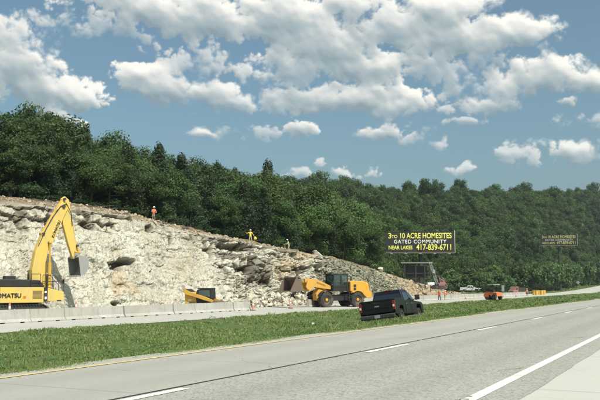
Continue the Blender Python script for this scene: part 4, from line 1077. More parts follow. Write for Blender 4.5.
# ------------------------------------------------------------------ wheel loader
ang = FWA+PI/2+R(30); q = at_depth(341, 306.8, 93.5); LO = Vector((q.x, q.y, -.9))
wl = empty('wheel_loader', LO, ang, 'yellow articulated wheel loader carrying an empty bucket before the rock cut', 'wheel loader')
fn = local_plane(LO, ang, 1.25); f0 = local_plane(LO, ang, 0.0)
wf = fn(326, 299.6)[0]; wr = fn(357, 299.4)[0]; rt_ = .87
print('loader wheels', wf, wr)
for x in (wf, wr):
    for s in (1, -1): wheel(wl, (x, s*1.2, rt_-.02), rt_, .62, AMB, side=s, hubr=.48)
def pn(L, f=fn): return [f(x, y) for x, y in L]
mb = MB(); mb.box((wf, 0, rt_), (.5, 1.9, .45)); mb.box((wr, 0, rt_), (.5, 1.9, .45)); mb.prism([(wr-.6, .75), (wf-1.1, .7), (wf-1.1, 1.35), (wr-.6, 1.5)], -.45, .45); mb.build('rear_frame', BLK, wl, bevel=.03)
mb = MB(); mb.prism([(wf-1.0, .75), (wf+.7, .75), (wf+.8, 1.5), (wf+.3, 2.35), (wf-.3, 2.35), (wf-1.0, 1.5)], -.45, .45); mb.build('front_frame', AMB, wl, bevel=.03)
for s in (1, -1):   # wheel arches
    mb = MB(); pr = [(wf+(rt_+.16)*math.cos(a), rt_+(rt_+.16)*math.sin(a)) for a in np.linspace(.35, 2.5, 10)]; pr2 = [(wf+(rt_+.10)*math.cos(a), rt_+(rt_+.10)*math.sin(a)) for a in np.linspace(2.5, .35, 10)]
    mb.prism(pr+pr2, s*.95, s*1.5); mb.build('fender', BLK, wl)
    mb = MB(); pr = [(wr+(rt_+.16)*math.cos(a), rt_+(rt_+.16)*math.sin(a)) for a in np.linspace(.9, 2.7, 10)]; pr2 = [(wr+(rt_+.10)*math.cos(a), rt_+(rt_+.10)*math.sin(a)) for a in np.linspace(2.7, .9, 10)]
    mb.prism(pr+pr2, s*.95, s*1.5); mb.build('fender', AMB, wl)
hood = pn([(346,291),(346,281.8),(350,280.8),(358,281.2),(364,283),(365,290),(367,292),(367.5,297.5),(362,298),(358,292)], f0)
mb = MB(); mb.prism(hood, -.95, .95); hd = mb.build('engine_hood', AMB, wl, bevel=.06)
mb = MB()
for (a, b) in [(358.2, 285.4), (358.2, 288.8)]:
    u_, z_ = fn(a, b); mb.box((u_+.25, .955, z_-.05), (.36, .03, .32))
    mb.box((u_+.25, -.955, z_-.05), (.36, .03, .32))
mb.build('grille', BLK, wl)
mb = MB(); mb.prism(pn([(364.2,282.6),(365.6,283),(366,291),(364.6,291)], f0), -.75, .75); mb.build('radiator_grille', BLK, wl)
mb = MB(); mb.cyl(f0(351,280.5)[0:1]+(0,)+f0(351,281)[1:2], (f0(351,280)[0], 0, f0(351,278)[1]+.15), .09); mb.build('exhaust', BLK, wl)
# cab
cb = pn([(329.5,291),(330,274.5),(344.5,274.2),(345.5,291)], f0); c0_, c1_ = cb[0][0], cb[2][0]; zb_, zt_ = fn(330, 290)[1]-.1, fn(330, 274.5)[1]
xf, xr = f0(330, 280)[0]+.05, f0(343.5, 280)[0]
mb = MB()
for x in (xf, (xf+xr)/2-.1, xr):
    for y in (-.8, .8): mb.box((x, y, (zb_+zt_)/2), (.1, .1, zt_-zb_))
for y in (-.8, .8): mb.box(((xf+xr)/2, y, zb_+.35), (xf-xr+.1, .07, .6)); mb.box(((xf+xr)/2, y, zt_-.03), (xf-xr+.1, .09, .1))
mb.box((xf, 0, zb_+.3), (.07, 1.6, .6)); mb.box((xr, 0, zb_+.4), (.07, 1.6, .9)); mb.box(((xf+xr)/2, 0, zb_), (xf-xr+.2, 1.7, .12))
cab = mb.build('cab', BLK, wl, bevel=.015)
mb = MB(); mb.box(((xf+xr)/2+.08, 0, zt_+.08), (xf-xr+.5, 1.85, .16), taper=(.93, .93)); mb.build('roof', BLK, cab, bevel=.03)
mm_, nt = nmat('cab_glass'); N_ = NT(nt); tr = N_.n('ShaderNodeBsdfTransparent'); tr.inputs[0].default_value = (.55, .68, .66, 1); gl = N_.n('ShaderNodeBsdfGlossy'); gl.inputs['Roughness'].default_value = .05
gl.inputs[0].default_value = (.8, .9, .95, 1); mx = N_.n('ShaderNodeMixShader'); mx.inputs[0].default_value = .22; nt.links.new(tr.outputs[0], mx.inputs[1]); nt.links.new(gl.outputs[0], mx.inputs[2]); oo = N_.n('ShaderNodeOutputMaterial'); nt.links.new(mx.outputs[0], oo.inputs[0]); CGL = mm_
for s in (1, -1):
    mb = MB(); mb.box(((xf+xr)/2, s*.79, (zb_+zt_)/2+.3), (xf-xr-.1, .015, zt_-zb_-.7)); mb.build('window', CGL, cab)
mb = MB(); mb.box((xf-.02, 0, (zb_+zt_)/2+.3), (.015, 1.5, zt_-zb_-.7)); mb.build('windscreen', CGL, cab)
mb = MB(); mb.box((xr+.55, 0, zb_+.55), (.5, .5, .15)); mb.box((xr+.33, 0, zb_+.95), (.14, .5, .75)); mb.build('seat', BLK, cab, bevel=.04)
mb = MB(); mb.tube([Vector((xr+1.3, 0, zb_+.2)), Vector((xr+1.15, 0, zb_+.85))], .04); mb.lathe([(-.02, .2), (.02, .2), (.02, .16), (-.02, .16)], (xr+1.12, 0, zb_+.9), 'Z', 16); mb.build('steering_wheel', BLK, cab)
mb = MB()
for y in (.95, 1.35): mb.tube([Vector((xr+.1, y, .8)), Vector((xr+.1, y, zb_+.9))], .025, 6)
for k in range(4): mb.box((xr+.1, 1.15, .75+k*.33), (.22, .4, .035))
mb.tube([Vector((xf+.5, 1.3, zb_)), Vector((xf+.5, 1.3, zb_+1.0)), Vector((xr, 1.3, zb_+1.05)), Vector((xr, 1.3, zb_))], .022, 6)
mb.build('ladder', DKM, wl)
mb = MB(); mb.box((xf+.15, 1.05, zt_-.35), (.08, .3, .4)); mb.tube([Vector((xf, .85, zt_-.1)), Vector((xf+.15, 1.05, zt_-.2))], .02, 6); mb.build('mirror', BLK, wl)
# lift arms
arm = pn([(303.5,287),(305,281),(311,278.6),(318,281),(328,286),(328,289.5),(320,288.5),(312,287),(306,291)], f0)
for s in (1, -1):
    mb = MB(); mb.prism(arm, s*.50-.09, s*.50+.09); mb.build('lift_arm', AMB, wl, bevel=.02)
mb = MB(); a = f0(312, 283); b = f0(304, 279.5); c_ = f0(306, 290)
mb.prism([(a[0]-.3, a[1]-.3), (a[0]+.1, a[1]+.35), (b[0], b[1]+.1), (b[0]-.05, b[1]-.3)], -.13, .13); mb.cyl((c_[0], -.9, c_[1]), (c_[0], .9, c_[1]), .12); mb.cyl((a[0], -.6, a[1]), (a[0], .6, a[1]), .14)
mb.build('bell_crank', AMB, wl, bevel=.02)
m1 = MB(); p_ = f0(324, 282.5); hyd(m1, (p_[0], 0, p_[1]), (a[0], 0, a[1]+.2), .11); p_ = f0(325, 292)
for s in (-.35, .35): hyd(m1, (p_[0], s, p_[1]), (f0(313, 286)[0], s, f0(313, 286)[1]), .11)
m1.build('hydraulic_cylinder', DKM, wl, smooth=True)
# bucket, open forward, tilted back
BWD = 1.38; fl = local_plane(LO, ang, BWD)
bk_ = pn([(288.5,277.3),(296.5,277),(301,282),(303.6,290.3),(297,292),(290,291.5)], fl)
m1 = MB(); sh = [bk_[1], bk_[2], bk_[3], bk_[4], bk_[5]]
for i_ in range(len(sh)-1):
    a, b = Vector((sh[i_][0], 0, sh[i_][1])), Vector((sh[i_+1][0], 0, sh[i_+1][1])); d = (b-a).normalized(); nn_ = Vector((d.z, 0, -d.x))*.05
    m1.prism([(a.x, a.z), (b.x, b.z), (b.x-nn_.x, b.z-nn_.z), (a.x-nn_.x, a.z-nn_.z)], -BWD, BWD)
for s in (-1, 1): m1.prism([bk_[1], bk_[2], bk_[3], bk_[4], bk_[5]], s*BWD-.03, s*BWD+.03)
e = bk_[5]
for k in range(8): m1.box((e[0]+.12, -BWD+.15+k*(2*BWD-.3)/7, e[1]+.02), (.35, .14, .09), rot=(0, -.1, 0))
m1.build('bucket', RUST, wl)
u_, z_ = fn(316, 283.4)
text_obj('lettering', 'KOMATSU', .26, BLK, wl, (f0(318.5, 284.4)[0], .595, f0(318.5, 284.4)[1]), (PI/2, .32, PI), .004, .006, 1.0)

# ------------------------------------------------------------------ black pickup
def pickup(root, body_mat, L=5.95, W_=2.02, H_=1.95, detail=True):
    fx, rx = 1.95, -1.75; hw = W_/2
    def sec(x, zb, zt, hwb, hwt, crown=.03):
        return [(x, -hwb, zb), (x, -hw if hwb > hw*.9 else -hwb, (zb+zt)*.5), (x, -hwt, zt-.06), (x, -hwt+.08, zt), (x, 0, zt+crown), (x, hwt-.08, zt), (x, hwt, zt-.06), (x, hw if hwb > hw*.9 else hwb, (zb+zt)*.5), (x, hwb, zb)]
    mb = MB(); zb = .55
    st = [sec(-2.98, .62, 1.42, hw*.97, hw*.95, 0), sec(-2.9, zb, 1.45, hw*.98, hw*.97, 0), sec(-1.0, zb, 1.45, hw, hw*.98, 0), sec(-.95, zb, 1.30, hw, hw*.97, 0)]
    # bed: sides
    mb.prism([(-2.98, .62), (-2.98, 1.42), (-2.92, 1.46), (-1.02, 1.46), (-1.02, zb+.05), (-1.35, zb+.02), (-1.33, .95), (-1.5, 1.05), (-2.0, 1.06), (-2.17, .95), (-2.2, zb+.05)], -hw, -hw+.09)
    mb.prism([(-2.98, .62), (-2.98, 1.42), (-2.92, 1.46), (-1.02, 1.46), (-1.02, zb+.05), (-1.35, zb+.02), (-1.33, .95), (-1.5, 1.05), (-2.0, 1.06), (-2.17, .95), (-2.2, zb+.05)], hw-.09, hw)
    mb.box((-2.0, 0, .85), (1.95, W_-.2, .08)); mb.box((-1.07, 0, 1.15), (.08, W_-.18, .62))
    bed = mb.build('cargo_bed', body_mat, root, bevel=.02)
    mb = MB(); mb.box((-2.99, 0, 1.10), (.08, W_-.24, .70)); mb.box((-3.035, 0, 1.12), (.02, W_-.6, .28)); mb.box((-3.03, 0, 1.42), (.06, W_-.3, .07)); tg = mb.build('tailgate', body_mat, root, bevel=.02)
    mb = MB(); mb.box((-3.045, 0, 1.30), (.03, .30, .06)); mb.build('tailgate_handle', BLK, tg)
    mb = MB(); mb.box((-3.05, 0, 1.12), (.012, .26, .07)); mb.build('badge', CHR, tg)
    mb = MB(); mb.prism([(-3.0, .42), (-3.16, .46), (-3.18, .66), (-3.0, .68)], -hw*.97, hw*.97); bp = mb.build('rear_bumper', DKM if detail else CHR, root, bevel=.03)
    mb = MB(); mb.box((-3.19, 0, .57), (.012, .32, .16)); mb.build('number_plate', GRYM, bp)
    for s in (-1, 1):
        mb = MB(); mb.box((-2.99, s*(hw-.06), 1.10), (.14, .15, .50)); tl = mb.build('tail_light', REDL, root, bevel=.02)
        mb = MB(); mb.box((-3.065, s*(hw-.06), 1.08), (.012, .10, .12)); mb.build('reverse_lens', LAMP, tl)
    # cab lower and bonnet
    mb = MB()
    P_low = [(-1.0, zb), (-1.0, 1.30), (1.1, 1.28), (1.2, 1.26), (2.6, 1.16), (2.86, 1.06), (2.93, .7), (2.9, .52), (2.4, .50), (2.36, .9), (2.15, 1.04), (1.6, 1.04), (1.4, .9), (1.36, zb)]
    mb.prism(P_low, -hw, hw); low = mb.build('body', body_mat, root, bevel=.05)
    # greenhouse
    mb = MB()
    def gs(x, z, w): return [(x[0], -w, z), (x[1], -w, z), (x[1], w, z), (x[0], w, z)]
    mb.loft([gs((-1.0, 1.28), 1.28, hw-.04), gs((-.88, .55), 1.80, hw-.20), gs((-.80, .40), H_-.04, hw-.26), gs((-.62, .22), H_, hw-.40)]); mb.build('cab', body_mat, root, bevel=.05)
    mb = MB(); t1, t2 = 1.33, 1.80
    def q4(a, b, c, d, o):  # thin pane standing 6 mm proud
        vs = [Vector(v) for v in (a, b, c, d)]; n_ = (vs[1]-vs[0]).cross(vs[3]-vs[0]).normalized()
        A_ = [mb.bm.verts.new(v+n_*o) for v in vs]; B_ = [mb.bm.verts.new(v-n_*.02) for v in vs]
        mb.bm.faces.new(A_); mb.bm.faces.new(list(reversed(B_)))
        for k in range(4): mb.bm.faces.new((A_[k], B_[k], B_[(k+1) % 4], A_[(k+1) % 4]))
    q4((-.995, hw-.16, t1), (-.995, -hw+.16, t1), (-.875, -hw+.30, t2-.02), (-.875, hw-.30, t2-.02), .008); mb.build('rear_window', GLS, root)
    mb = MB(); q4((1.24, -hw+.12, t1), (1.24, hw-.12, t1), (.57, hw-.28, t2), (.57, -hw+.28, t2), .012); mb.build('windscreen', GLS, root)
    for s in (-1, 1):
        for x0, x1, x2, x3 in ((-.88, .08, .05, -.76), (.16, 1.08, .50, .14)):
            mb = MB(); y1, y2 = s*(hw-.05), s*(hw-.195)
            pts = [(x0, y1, t1), (x1, y1, t1), (x2, y2, t2-.03), (x3, y2, t2-.03)]
            if s > 0: pts = [pts[1], pts[0], pts[3], pts[2]]
            q4(*pts, .014); mb.build('side_window', GLS, root)
        for x in (.10, 1.12):
            pass
        mb = MB(); mb.box((-.42, s*(hw+.004), .92), (.93, .012, .66)); mb.box((.60, s*(hw+.004), .92), (.95, .012, .66))
        dr = mb.build('door', body_mat, root, bevel=.01)
        mb = MB(); mb.box((-.76, s*(hw+.02), 1.13), (.18, .03, .04)); mb.box((.26, s*(hw+.02), 1.13), (.18, .03, .04)); mb.build('handle', CHR, dr)
        mb = MB(); mb.box((1.02, s*(hw+.20), 1.44), (.12, .26, .30)); mb.tube([Vector((1.02, s*(hw-.02), 1.33)), Vector((1.02, s*(hw+.14), 1.38))], .03, 6); mb.build('mirror', BLK, root, bevel=.03)
        mb = MB(); mb.box((2.86, s*(hw-.22), .93), (.12, .36, .26)); mb.build('headlight', LAMP, root, bevel=.02)
        mb = MB(); mb.box((.1, s*(hw-.02), .42), (2.1, .14, .06)); mb.build('running_board', CHR if detail else BLK, root)
        for x in (1.88, -1.75): wheel(root, (x, s*(hw-.15), .41), .41, .27, CHR, side=s, lugs=26, hubr=.58)
    mb = MB(); mb.box((2.93, 0, .86), (.06, 1.3, .34)); mb.build('grille', BLK, root)
    mb = MB(); mb.box((2.96, 0, .60), (.2, W_*.97, .22)); mb.build('front_bumper', CHR, root, bevel=.04)
    mb = MB(); mb.box((0, 0, .52), (5.4, 1.0, .16)); mb.build('chassis', BLK, root)
    mb = MB(); mb.box((-.80, 0, H_-.02), (.08, .4, .05)); mb.build('brake_light', REDL, root)
    if detail:
        mb = MB(); mb.tube([Vector((.9, -.8, 1.25)), Vector((.85, -.8, 1.95))], .006, 4); mb.build('antenna', BLK, root)
q = at_depth(386, 318, 45.5); Dt = -q.x
# the truck stands on the falling side of the median
ang = FWA-R(6.3)-R(17); rear = at_depth(379.5, 300, 43.8)
hv = Vector((math.cos(ang), math.sin(ang), 0)); TO = rear+hv*3.0
D_t = -TO.x; slope = math.atan((float(ground(D_t-1, TO.y))-float(ground(D_t+1, TO.y)))/2); TO.z = float(ground(D_t, TO.y))-.11
print('truck D', D_t, 'z', TO.z, 'slope', math.degrees(slope))
tk = empty('pickup_truck', TO, ang, 'black crew-cab pickup truck seen from behind, sunk in the median grass', 'pickup truck')
tk.rotation_euler = Euler((-slope*.95, 0, 0)).to_matrix().to_euler(); tk.rotation_mode = 'XYZ'
tk.rotation_euler = (Matrix.Rotation(ang, 3, 'Z') @ Matrix.Rotation(-slope*.95, 3, 'X')).to_euler()
pickup(tk, TRK, L=5.95, H_=1.98)

rng = np.random.default_rng(3)
def grass_at(name, Dc, tc, rD, rt, n, label, h0, h1):
    D = rng.normal(Dc, rD, n); t = rng.normal(tc, rt, n); k = (D > MED0) & (D < MED1); D, t = D[k], t[k]; m = len(D)
    h = rng.uniform(h0, h1, m); a = rng.uniform(0, 6.28, m); la = rng.uniform(0, 6.28, m); lean = h*rng.uniform(.1, .6, m); w = .022
    b = np.stack([-D, t, ground(D, t)-.02], 1); dx = np.stack([np.cos(a)*w, np.sin(a)*w, a*0], 1)
    mid = b+np.stack([np.cos(la)*lean*.35, np.sin(la)*lean*.35, h*.6], 1); tip = b+np.stack([np.cos(la)*lean, np.sin(la)*lean, h], 1)
    V = np.stack([b-dx, b+dx, mid+dx*.8, tip, mid-dx*.8], 1).reshape(-1, 3); k = np.arange(m)*5
    me = np_mesh(name, V, np.stack([k, k+1, k+2, k+3, k+4], 1)); attr(me, 'v', np.repeat(rng.random(m), 5))
    return tag(link(name, me, GRASS), label, 'grass', kind='stuff')
grass_at('tall_grass', D_t-.6, TO.y-2.0, 1.2, 3.0, 3500, 'taller uncut grass hiding the wheels of the black pickup', .16, .34)
# white pickup far behind
q = at_depth(471, 291.5, 235); WP = Vector((q.x, q.y, float(ground(-q.x, q.y))+.25))
wp = empty('pickup_truck', WP, FWA-PI/2-R(28), 'small white pickup truck parked beyond the cliff end', 'pickup truck')
pickup(wp, WHT, detail=False)
mb = MB(); mb.loft([[(-5, -3, -1.2), (5, -3, -1.2), (5, 3, -1.2), (-5, 3, -1.2)], [(-3.6, -1.8, 0), (3.8, -1.8, 0), (3.8, 1.8, 0), (-3.6, 1.8, 0)]]); pad = mb.build('earth_pad', BO2); pad.location = WP; pad.rotation_euler = (0, 0, wp.rotation_euler.z); tag(pad, kind='structure')

# ------------------------------------------------------------------ compact track loader by the rock face
ang = FWA+PI/2-R(14); q = at_depth(201, 300, 78); SO = Vector((q.x, q.y, -.9))
sk = empty('track_loader', SO, ang+PI, 'small yellow and black compact track loader behind the barrier at the rock face', 'track loader')
ang2 = ang+PI; f1_ = local_plane(SO, ang2, -.85)
pg = lambda L: [f1_(x, y) for x, y in L]
# nose (bucket) to the right, engine to the left
for s in (-1, 1):
    mb = MB(); x0, x1 = f1_(185.5, 300)[0], f1_(212, 300)[0]
    mb.prism([(x0+.3, 0), (x1-.35, 0), (x1, .3), (x1-.1, .55), (x0+.5, .85), (x0, .45)], s*.62, s*1.0)
    for k in range(16): mb.box((x0+.35+k*(x1-x0-.7)/15, s*.81, .01), (.08, .40, .05))
    mb.build('track', RUB, sk)
    mb = MB(); mb.prism(pg([(183,289.6),(185,289.2),(188.5,291.2),(194,293.2),(206,297),(214,300.5),(213,302.6),(204,300),(193,296.4),(186,294.5),(184,292.5)]), s*.90-.08, s*.90+.08); mb.build('lift_arm', YEL, sk, bevel=.02)
mb = MB(); mb.prism(pg([(184,292.6),(188,291.5),(195,294),(196,304),(184.2,304)]), -.7, .7); eb = mb.build('engine_body', YEL, sk, bevel=.05)
mb = MB(); mb.prism(pg([(182.6,289),(186.2,289.2),(190,292.2),(186,294.5),(183.8,292.8)]), -.72, .72); mb.build('rear_cover', BLK, sk, bevel=.03)
mb = MB(); mb.prism(pg([(194,297),(210,301),(210,305),(194,305)]), -.66, .66); mb.build('lower_frame', BLK, sk)
mb = MB(); u_, z_ = f1_(189.5, 300.2); mb.box((u_, -.715, z_), (.34, .02, .14)); mb.build('decal', WHT, sk)
cb2 = pg([(194.5,295.5),(196,290),(199,289.1),(210,288.9),(210.6,299),(200,297.5)])
mb = MB(); mb.prism(cb2, -.62, .62); cc2 = mb.build('cab', BLK, sk, bevel=.03)
mb = MB(); mb.prism(pg([(197.5,294.8),(198.5,290.6),(208.7,290.4),(209.2,297),(203,296)]), -.635, .635); mb.build('cab_window', glass('tinted_glass', (.07, .10, .10)), cc2)
mb = MB(); mb.box(((cb2[1][0]+cb2[3][0])/2+.05, 0, cb2[3][1]+.03), (1.35, 1.3, .09)); mb.build('roof', BLK, cc2, bevel=.02)
b3 = pg([(213,300.8),(216.5,301),(221,303.2),(222,305.5),(214,305)])
mb = MB(); mb.prism(b3, -1.0, 1.0); mb.build('bucket', RUST, sk, bevel=.02)

# ------------------------------------------------------------------ cones and markers
CNE = paint('faded_orange', (.62, .22, .14), .6, .3)
def channelizer(px, py, D, label, h=1.15):
    q = at_D(px, py, D); z = float(ground(D, q.y)); r = empty('traffic_cone', (q.x, q.y, z+.004), random.random(), label, 'traffic cone', 'orange cones and posts along the barrier')
    mb = MB(); mb.box((0, 0, .03), (.42, .42, .06)); mb.build('base', BLK, r, bevel=.01)
    mb = MB(); mb.cyl((0, 0, .06), (0, 0, h), .11, .06, n=18); mb.build('cone_body', CNE, r, smooth=True)
    for a, b in ((.45, .60), (.72, .86)):
        mb = MB(); f = lambda z_: .11-(.05)*(z_-.06)/(h-.06)+.006
        mb.cyl((0, 0, h*a), (0, 0, h*b), f(h*a), f(h*b), n=18, caps=False); mb.build('reflective_band', WHT, r)
    return r
channelizer(253, 310, 39.3, 'orange and white cone at the left end of the rubble gap')
channelizer(290.5, 309, 39.4, 'orange and white cone between the rubble gap and the loader bucket')
c_ = channelizer(9.6, 309, 41.2, 'orange cone peeping over the barrier below the excavator body', 1.25)
c_ = channelizer(76, 309, 41.4, 'orange cone peeping over the barrier below the excavator bucket', 1.22)
channelizer(465.5, 300, 38.8, 'thin orange and white marker between the two roadmen and the roller', 1.0)
channelizer(516, 297, 37.5, 'orange marker before the barrier at the red truck', 1.0)

# ------------------------------------------------------------------ billboards
HZYEL = paint('hazed_sign_yellow', (.40, .40, .13), .6, .2); HZWHT = paint('hazed_sign_white', (.36, .38, .30), .6, .2)  # lettering colours muted to paint in the haze over distance
def billboard(px, py, dep, name_label, full=True, BYEL=BYEL, BWHT=BWHT):
    c = at_depth(px, py, dep); q = ray(px, py); a = math.atan2(q.y, q.x)+PI/2     # faces the road user
    base = float(ground(-c.x, c.y)) if full else c.z-12
    r = empty('billboard', (c.x, c.y, base), a+PI+R(4), name_label, 'billboard'); r.rotation_euler.z = a-PI+PI+R(4)
    r.rotation_euler.z = math.atan2(-q.y, -q.x)+PI/2+R(5)       # local -Y looks at the camera
    h = c.z-base; w, hh = 14.6, 4.3
    mb = MB(); mb.box((0, .0, h), (w, .28, hh)); bd = mb.build('board', BBLK, r)
    mb = MB(); mb.cyl((0.2, .45, -3), (0.2, .45, h-hh/2+.6), .42, n=20); mb.box((0, .35, h-hh/2+.35), (w*.95, .3, .3)); mb.build('post', DKM, r, smooth=False)
    mb = MB(); mb.box((0, -.65, h-hh/2-.30), (w+.2, .9, .09)); mb.box((0, -.2, h-hh/2-.12), (w, .12, .14))
    for k in range(9): mb.box((-w/2+.4+k*(w-.8)/8, -.5, h-hh/2-.2), (.08, .9, .08))
    mb.build('catwalk', RUST, r)
    for k in range(5):
        mb = MB(); x = -w/2+1.2+k*(w-2.4)/4; mb.box((x, -1.5, h-hh/2-.42), (.55, .3, .2)); mb.tube([Vector((x, -.9, h-hh/2-.3)), Vector((x, -1.5, h-hh/2-.36))], .04, 6); mb.build('flood_lamp', SGN, r)
    mb = MB(); mb.box((w/2+.22, .15, h+.02), (.10, .5, hh+.5)); mb.build('edge_frame', BWHT, r)
    mb = MB(); mb.box((0, -.02, h+hh/2+.05), (w, .3, .06)); mb.build('top_trim', DKM, r)
    f = -.155
    rt = (PI/2, 0, 0)
    text_obj('sign_text', '3', 1.62, BYEL, bd, (-6.35, f, h+1.22), rt, .01, .045, 1.0)
    text_obj('sign_text', 'TO', .95, BYEL, bd, (-5.35, f, h+1.08), rt, .01, .03, .95)
    text_obj('sign_text', '10 ACRE HOMESITES', 1.62, BYEL, bd, (1.25, f, h+1.22), rt, .01, .045, .755)
    text_obj('sign_text', 'GATED COMMUNITY', 1.12, BWHT, bd, (.1, f, h-.02), rt, .01, .03, .92, spacing=1.18)
    text_obj('sign_text', 'NEAR LAKES', 1.12, BYEL, bd, (-4.1, f, h-1.30), rt, .01, .03, .82)
    text_obj('sign_text', '417-839-6711', 1.70, BYEL, bd, (3.1, f, h-1.26), rt, .01, .05, .80)
    return r
billboard(419.5, 241.8, 172, 'near black billboard with yellow homesites lettering and phone number')
b2 = billboard(558.5, 240, 335, 'small far black billboard with the same yellow lettering on the hillside', True, HZYEL, HZWHT)

# dark frame shelter below the near billboard
q = at_depth(417, 281, 158); base = -0.9; r = empty('frame_shelter', (q.x, q.y, 0), PSI-R(8), 'dark open-fronted steel frame with pale top edge below the near billboard', 'shelter')
r.location.z = 1.0; sc = 158/804.6
wS = 28*sc; hT = 1.5+(286-263.3)*sc-1.0
for x in (-wS/2+.4, -.2, wS/2-1.2, wS/2-.15):
    mb = MB(); mb.box((x, -.8, hT/2-.6), (.16, .16, hT+1.2)); mb.build('post', DKM, r)
mb = MB(); mb.box((0, 0, hT+.05), (wS+.7, 2.2, .16)); mb.build('roof', GRYM, r, bevel=.02)
mb = MB(); mb.box((-.3, .7, hT*.66), (wS-1.0, .12, hT*.46)); 
for k in range(14): mb.box((-wS/2+.5+k*(wS-1)/13, .62, hT*.56), (.06, .06, hT*.5))
mb.build('back_panel', DKM, r)
mb = MB()
for z in (.25, .6): mb.box((0, -.75, hT*z), (wS, .08, .1))
mb.build('cross_rail', DKM, r)

# drill rig with red body and lattice mast on the rubble slope
q = at_depth(439.5, 288.6, 150); r = empty('drill_rig', (q.x, q.y, q.z-.1), PSI, 'small drill rig with a leaning lattice mast and faded red body', 'drill rig'); s_ = 150/804.6
mb = MB()
for sx_ in (-.5, .5):
    mb.prism([(-1.3+.0, .0), (1.2, 0), (1.45, .35), (1.2, .65), (-1.3, .65), (-1.55, .35)], sx_-.22, sx_+.22)
mb.build('track', RUB, r)
mb = MB(); mb.prism([(-.2, .6), (1.0, .6), (1.05, 1.15), (.75, 1.4), (.1, 1.3), (-.2, 1.0)], -.5, .5); mb.build('body', PNK, r, bevel=.05)
mb = MB(); mb.tube([Vector((.2,-.4,1.2)), Vector((-.1,-.4,2.0)), Vector((.7,-.4,1.5)), Vector((1.5,-.4,.5))], .07, 6); mb.tube([Vector((.3,.3,1.2)), Vector((.7,.3,2.1)), Vector((1.3,.3,.9))], .06, 6); mb.build('feed_arm', PNK, r)
mb = MB(); mb.prism([(-1.0, .7), (-2.2, .8), (-2.3, 1.2), (-1.0, 1.25)], -.5, .5); mb.build('engine_cover', WHT, r, bevel=.05)
mb = MB(); b0, b1 = Vector((-.35, 0, .8)), Vector((-1.7, 0, 4.9))
for y in (-.22, .22):
    for o_ in (-.2, .2): mb.tube([b0+Vector((o_, y, 0)), b1+Vector((o_, y, 0))], .045, 6)
for k in range(12):
    a = b0.lerp(b1, k/12); b = b0.lerp(b1, (k+1)/12); sg = .2 if k % 2 else -.2
    mb.tube([a+Vector((-sg, -.22, 0)), b+Vector((sg, -.22, 0))], .03, 5); mb.tube([a+Vector((-sg, .22, 0)), b+Vector((sg, .22, 0))], .03, 5)
mb.box(b1, (.6, .6, .3)); mb.box(b0.lerp(b1, .6)+Vector((.1, -.3, 0)), (.5, .4, .7)); mb.build('mast', GRYM, r)
mb = MB(); hyd(mb, (.9, 0, 1.4), tuple(b0.lerp(b1, .5)), .1); mb.build('hydraulic_cylinder', DKM, r)

# orange roller with canopy at the edge of the median
q = at_depth(493.5, 299, 139); D = -q.x; r = empty('road_roller', (q.x, q.y, float(ground(D, q.y))+.05), FWA+R(26), 'orange road roller with a flat canopy at the far edge of the median', 'road roller')
r.scale = (.86, .86, .92)
mb = MB(); mb.lathe([(-.75, .58), (-.73, .62), (.73, .62), (.75, .58)], (1.25, 0, .62), 'Y', 32); mb.build('drum', DKM, r, smooth=True)
mb = MB(); mb.prism([(.45, .55), (2.0, .55), (2.0, .95), (1.5, 1.35), (.45, 1.35)], .77, .87); mb.prism([(.45, .55), (2.0, .55), (2.0, .95), (1.5, 1.35), (.45, 1.35)], -.87, -.77); mb.prism([(.3, .9), (1.9, 1.25), (1.8, 1.5), (.3, 1.5)], -.8, .8); mb.build('drum_frame', ORP, r, bevel=.03)
mb = MB(); mb.prism([(-1.9, .65), (.1, .65), (.1, 1.15), (-.5, 1.45), (-1.8, 1.35)], -.7, .7); mb.build('engine_cover', ORP, r, bevel=.06)
for s in (-1, 1): wheel(r, (-1.15, s*.72, .55), .55, .38, ORP, side=s, lugs=18)
mb = MB(); mb.box((-.1, 0, 1.45), (.5, .5, .14)); mb.box((-.33, 0, 1.75), (.12, .5, .5)); mb.build('seat', BLK, r, bevel=.03)
mb = MB(); mb.tube([Vector((.45, 0, 1.3)), Vector((.28, 0, 1.85))], .04, 6); mb.lathe([(-.02, .2), (.02, .2)], (.27, 0, 1.88), 'Z', 14); mb.build('steering_wheel', BLK, r)
for x in (-.75, .55):
    for y in (-.6, .6): mb = MB(); mb.box((x, y, 2.05), (.08, .08, 1.4)); mb.build('canopy_post', BLK, r)
mb = MB(); mb.box((-.1, 0, 2.78), (1.9, 1.6, .10)); mb.build('canopy', BWHT, r, bevel=.03)

# flatbed dump truck with red cab behind the barrier
q = at_depth(517, 293, 215); r = empty('dump_truck', (q.x, q.y, float(ground(-q.x, q.y))), FWA+PI/2+R(40), 'small faded red work truck behind the far end of the barrier', 'truck')
mb = MB(); mb.prism([(.6, .6), (2.6, .6), (2.65, 1.2), (1.9, 1.35), (1.6, 2.15), (.6, 2.2)], -.95, .95); mb.build('cab', PNK, r, bevel=.06)
mb = MB(); mb.prism([(1.0, 1.4), (1.75, 1.4), (1.5, 2.0), (1.0, 2.05)], -.965, .965); mb.build('side_window', GLS, r)
mb = MB(); mb.box((-1.0, 0, 1.45), (2.9, 1.95, .9), taper=(1.03, 1.03)); mb.build('dump_bed', DKM, r, bevel=.03)
for k in range(4):
    for s in (-1, 1): pass
mb = MB(); mb.box((0, 0, .62), (4.8, .8, .2)); mb.build('chassis', BLK, r)
for x in (1.9, -1.5):
    for s in (-1, 1): wheel(r, (x, s*.85, .45), .45, .3, WHT, side=s, lugs=16, hubr=.5)
for s in (-1, 1): mb = MB(); mb.box((2.66, s*.7, 1.0), (.05, .25, .18)); mb.build('headlight', LAMP, r)

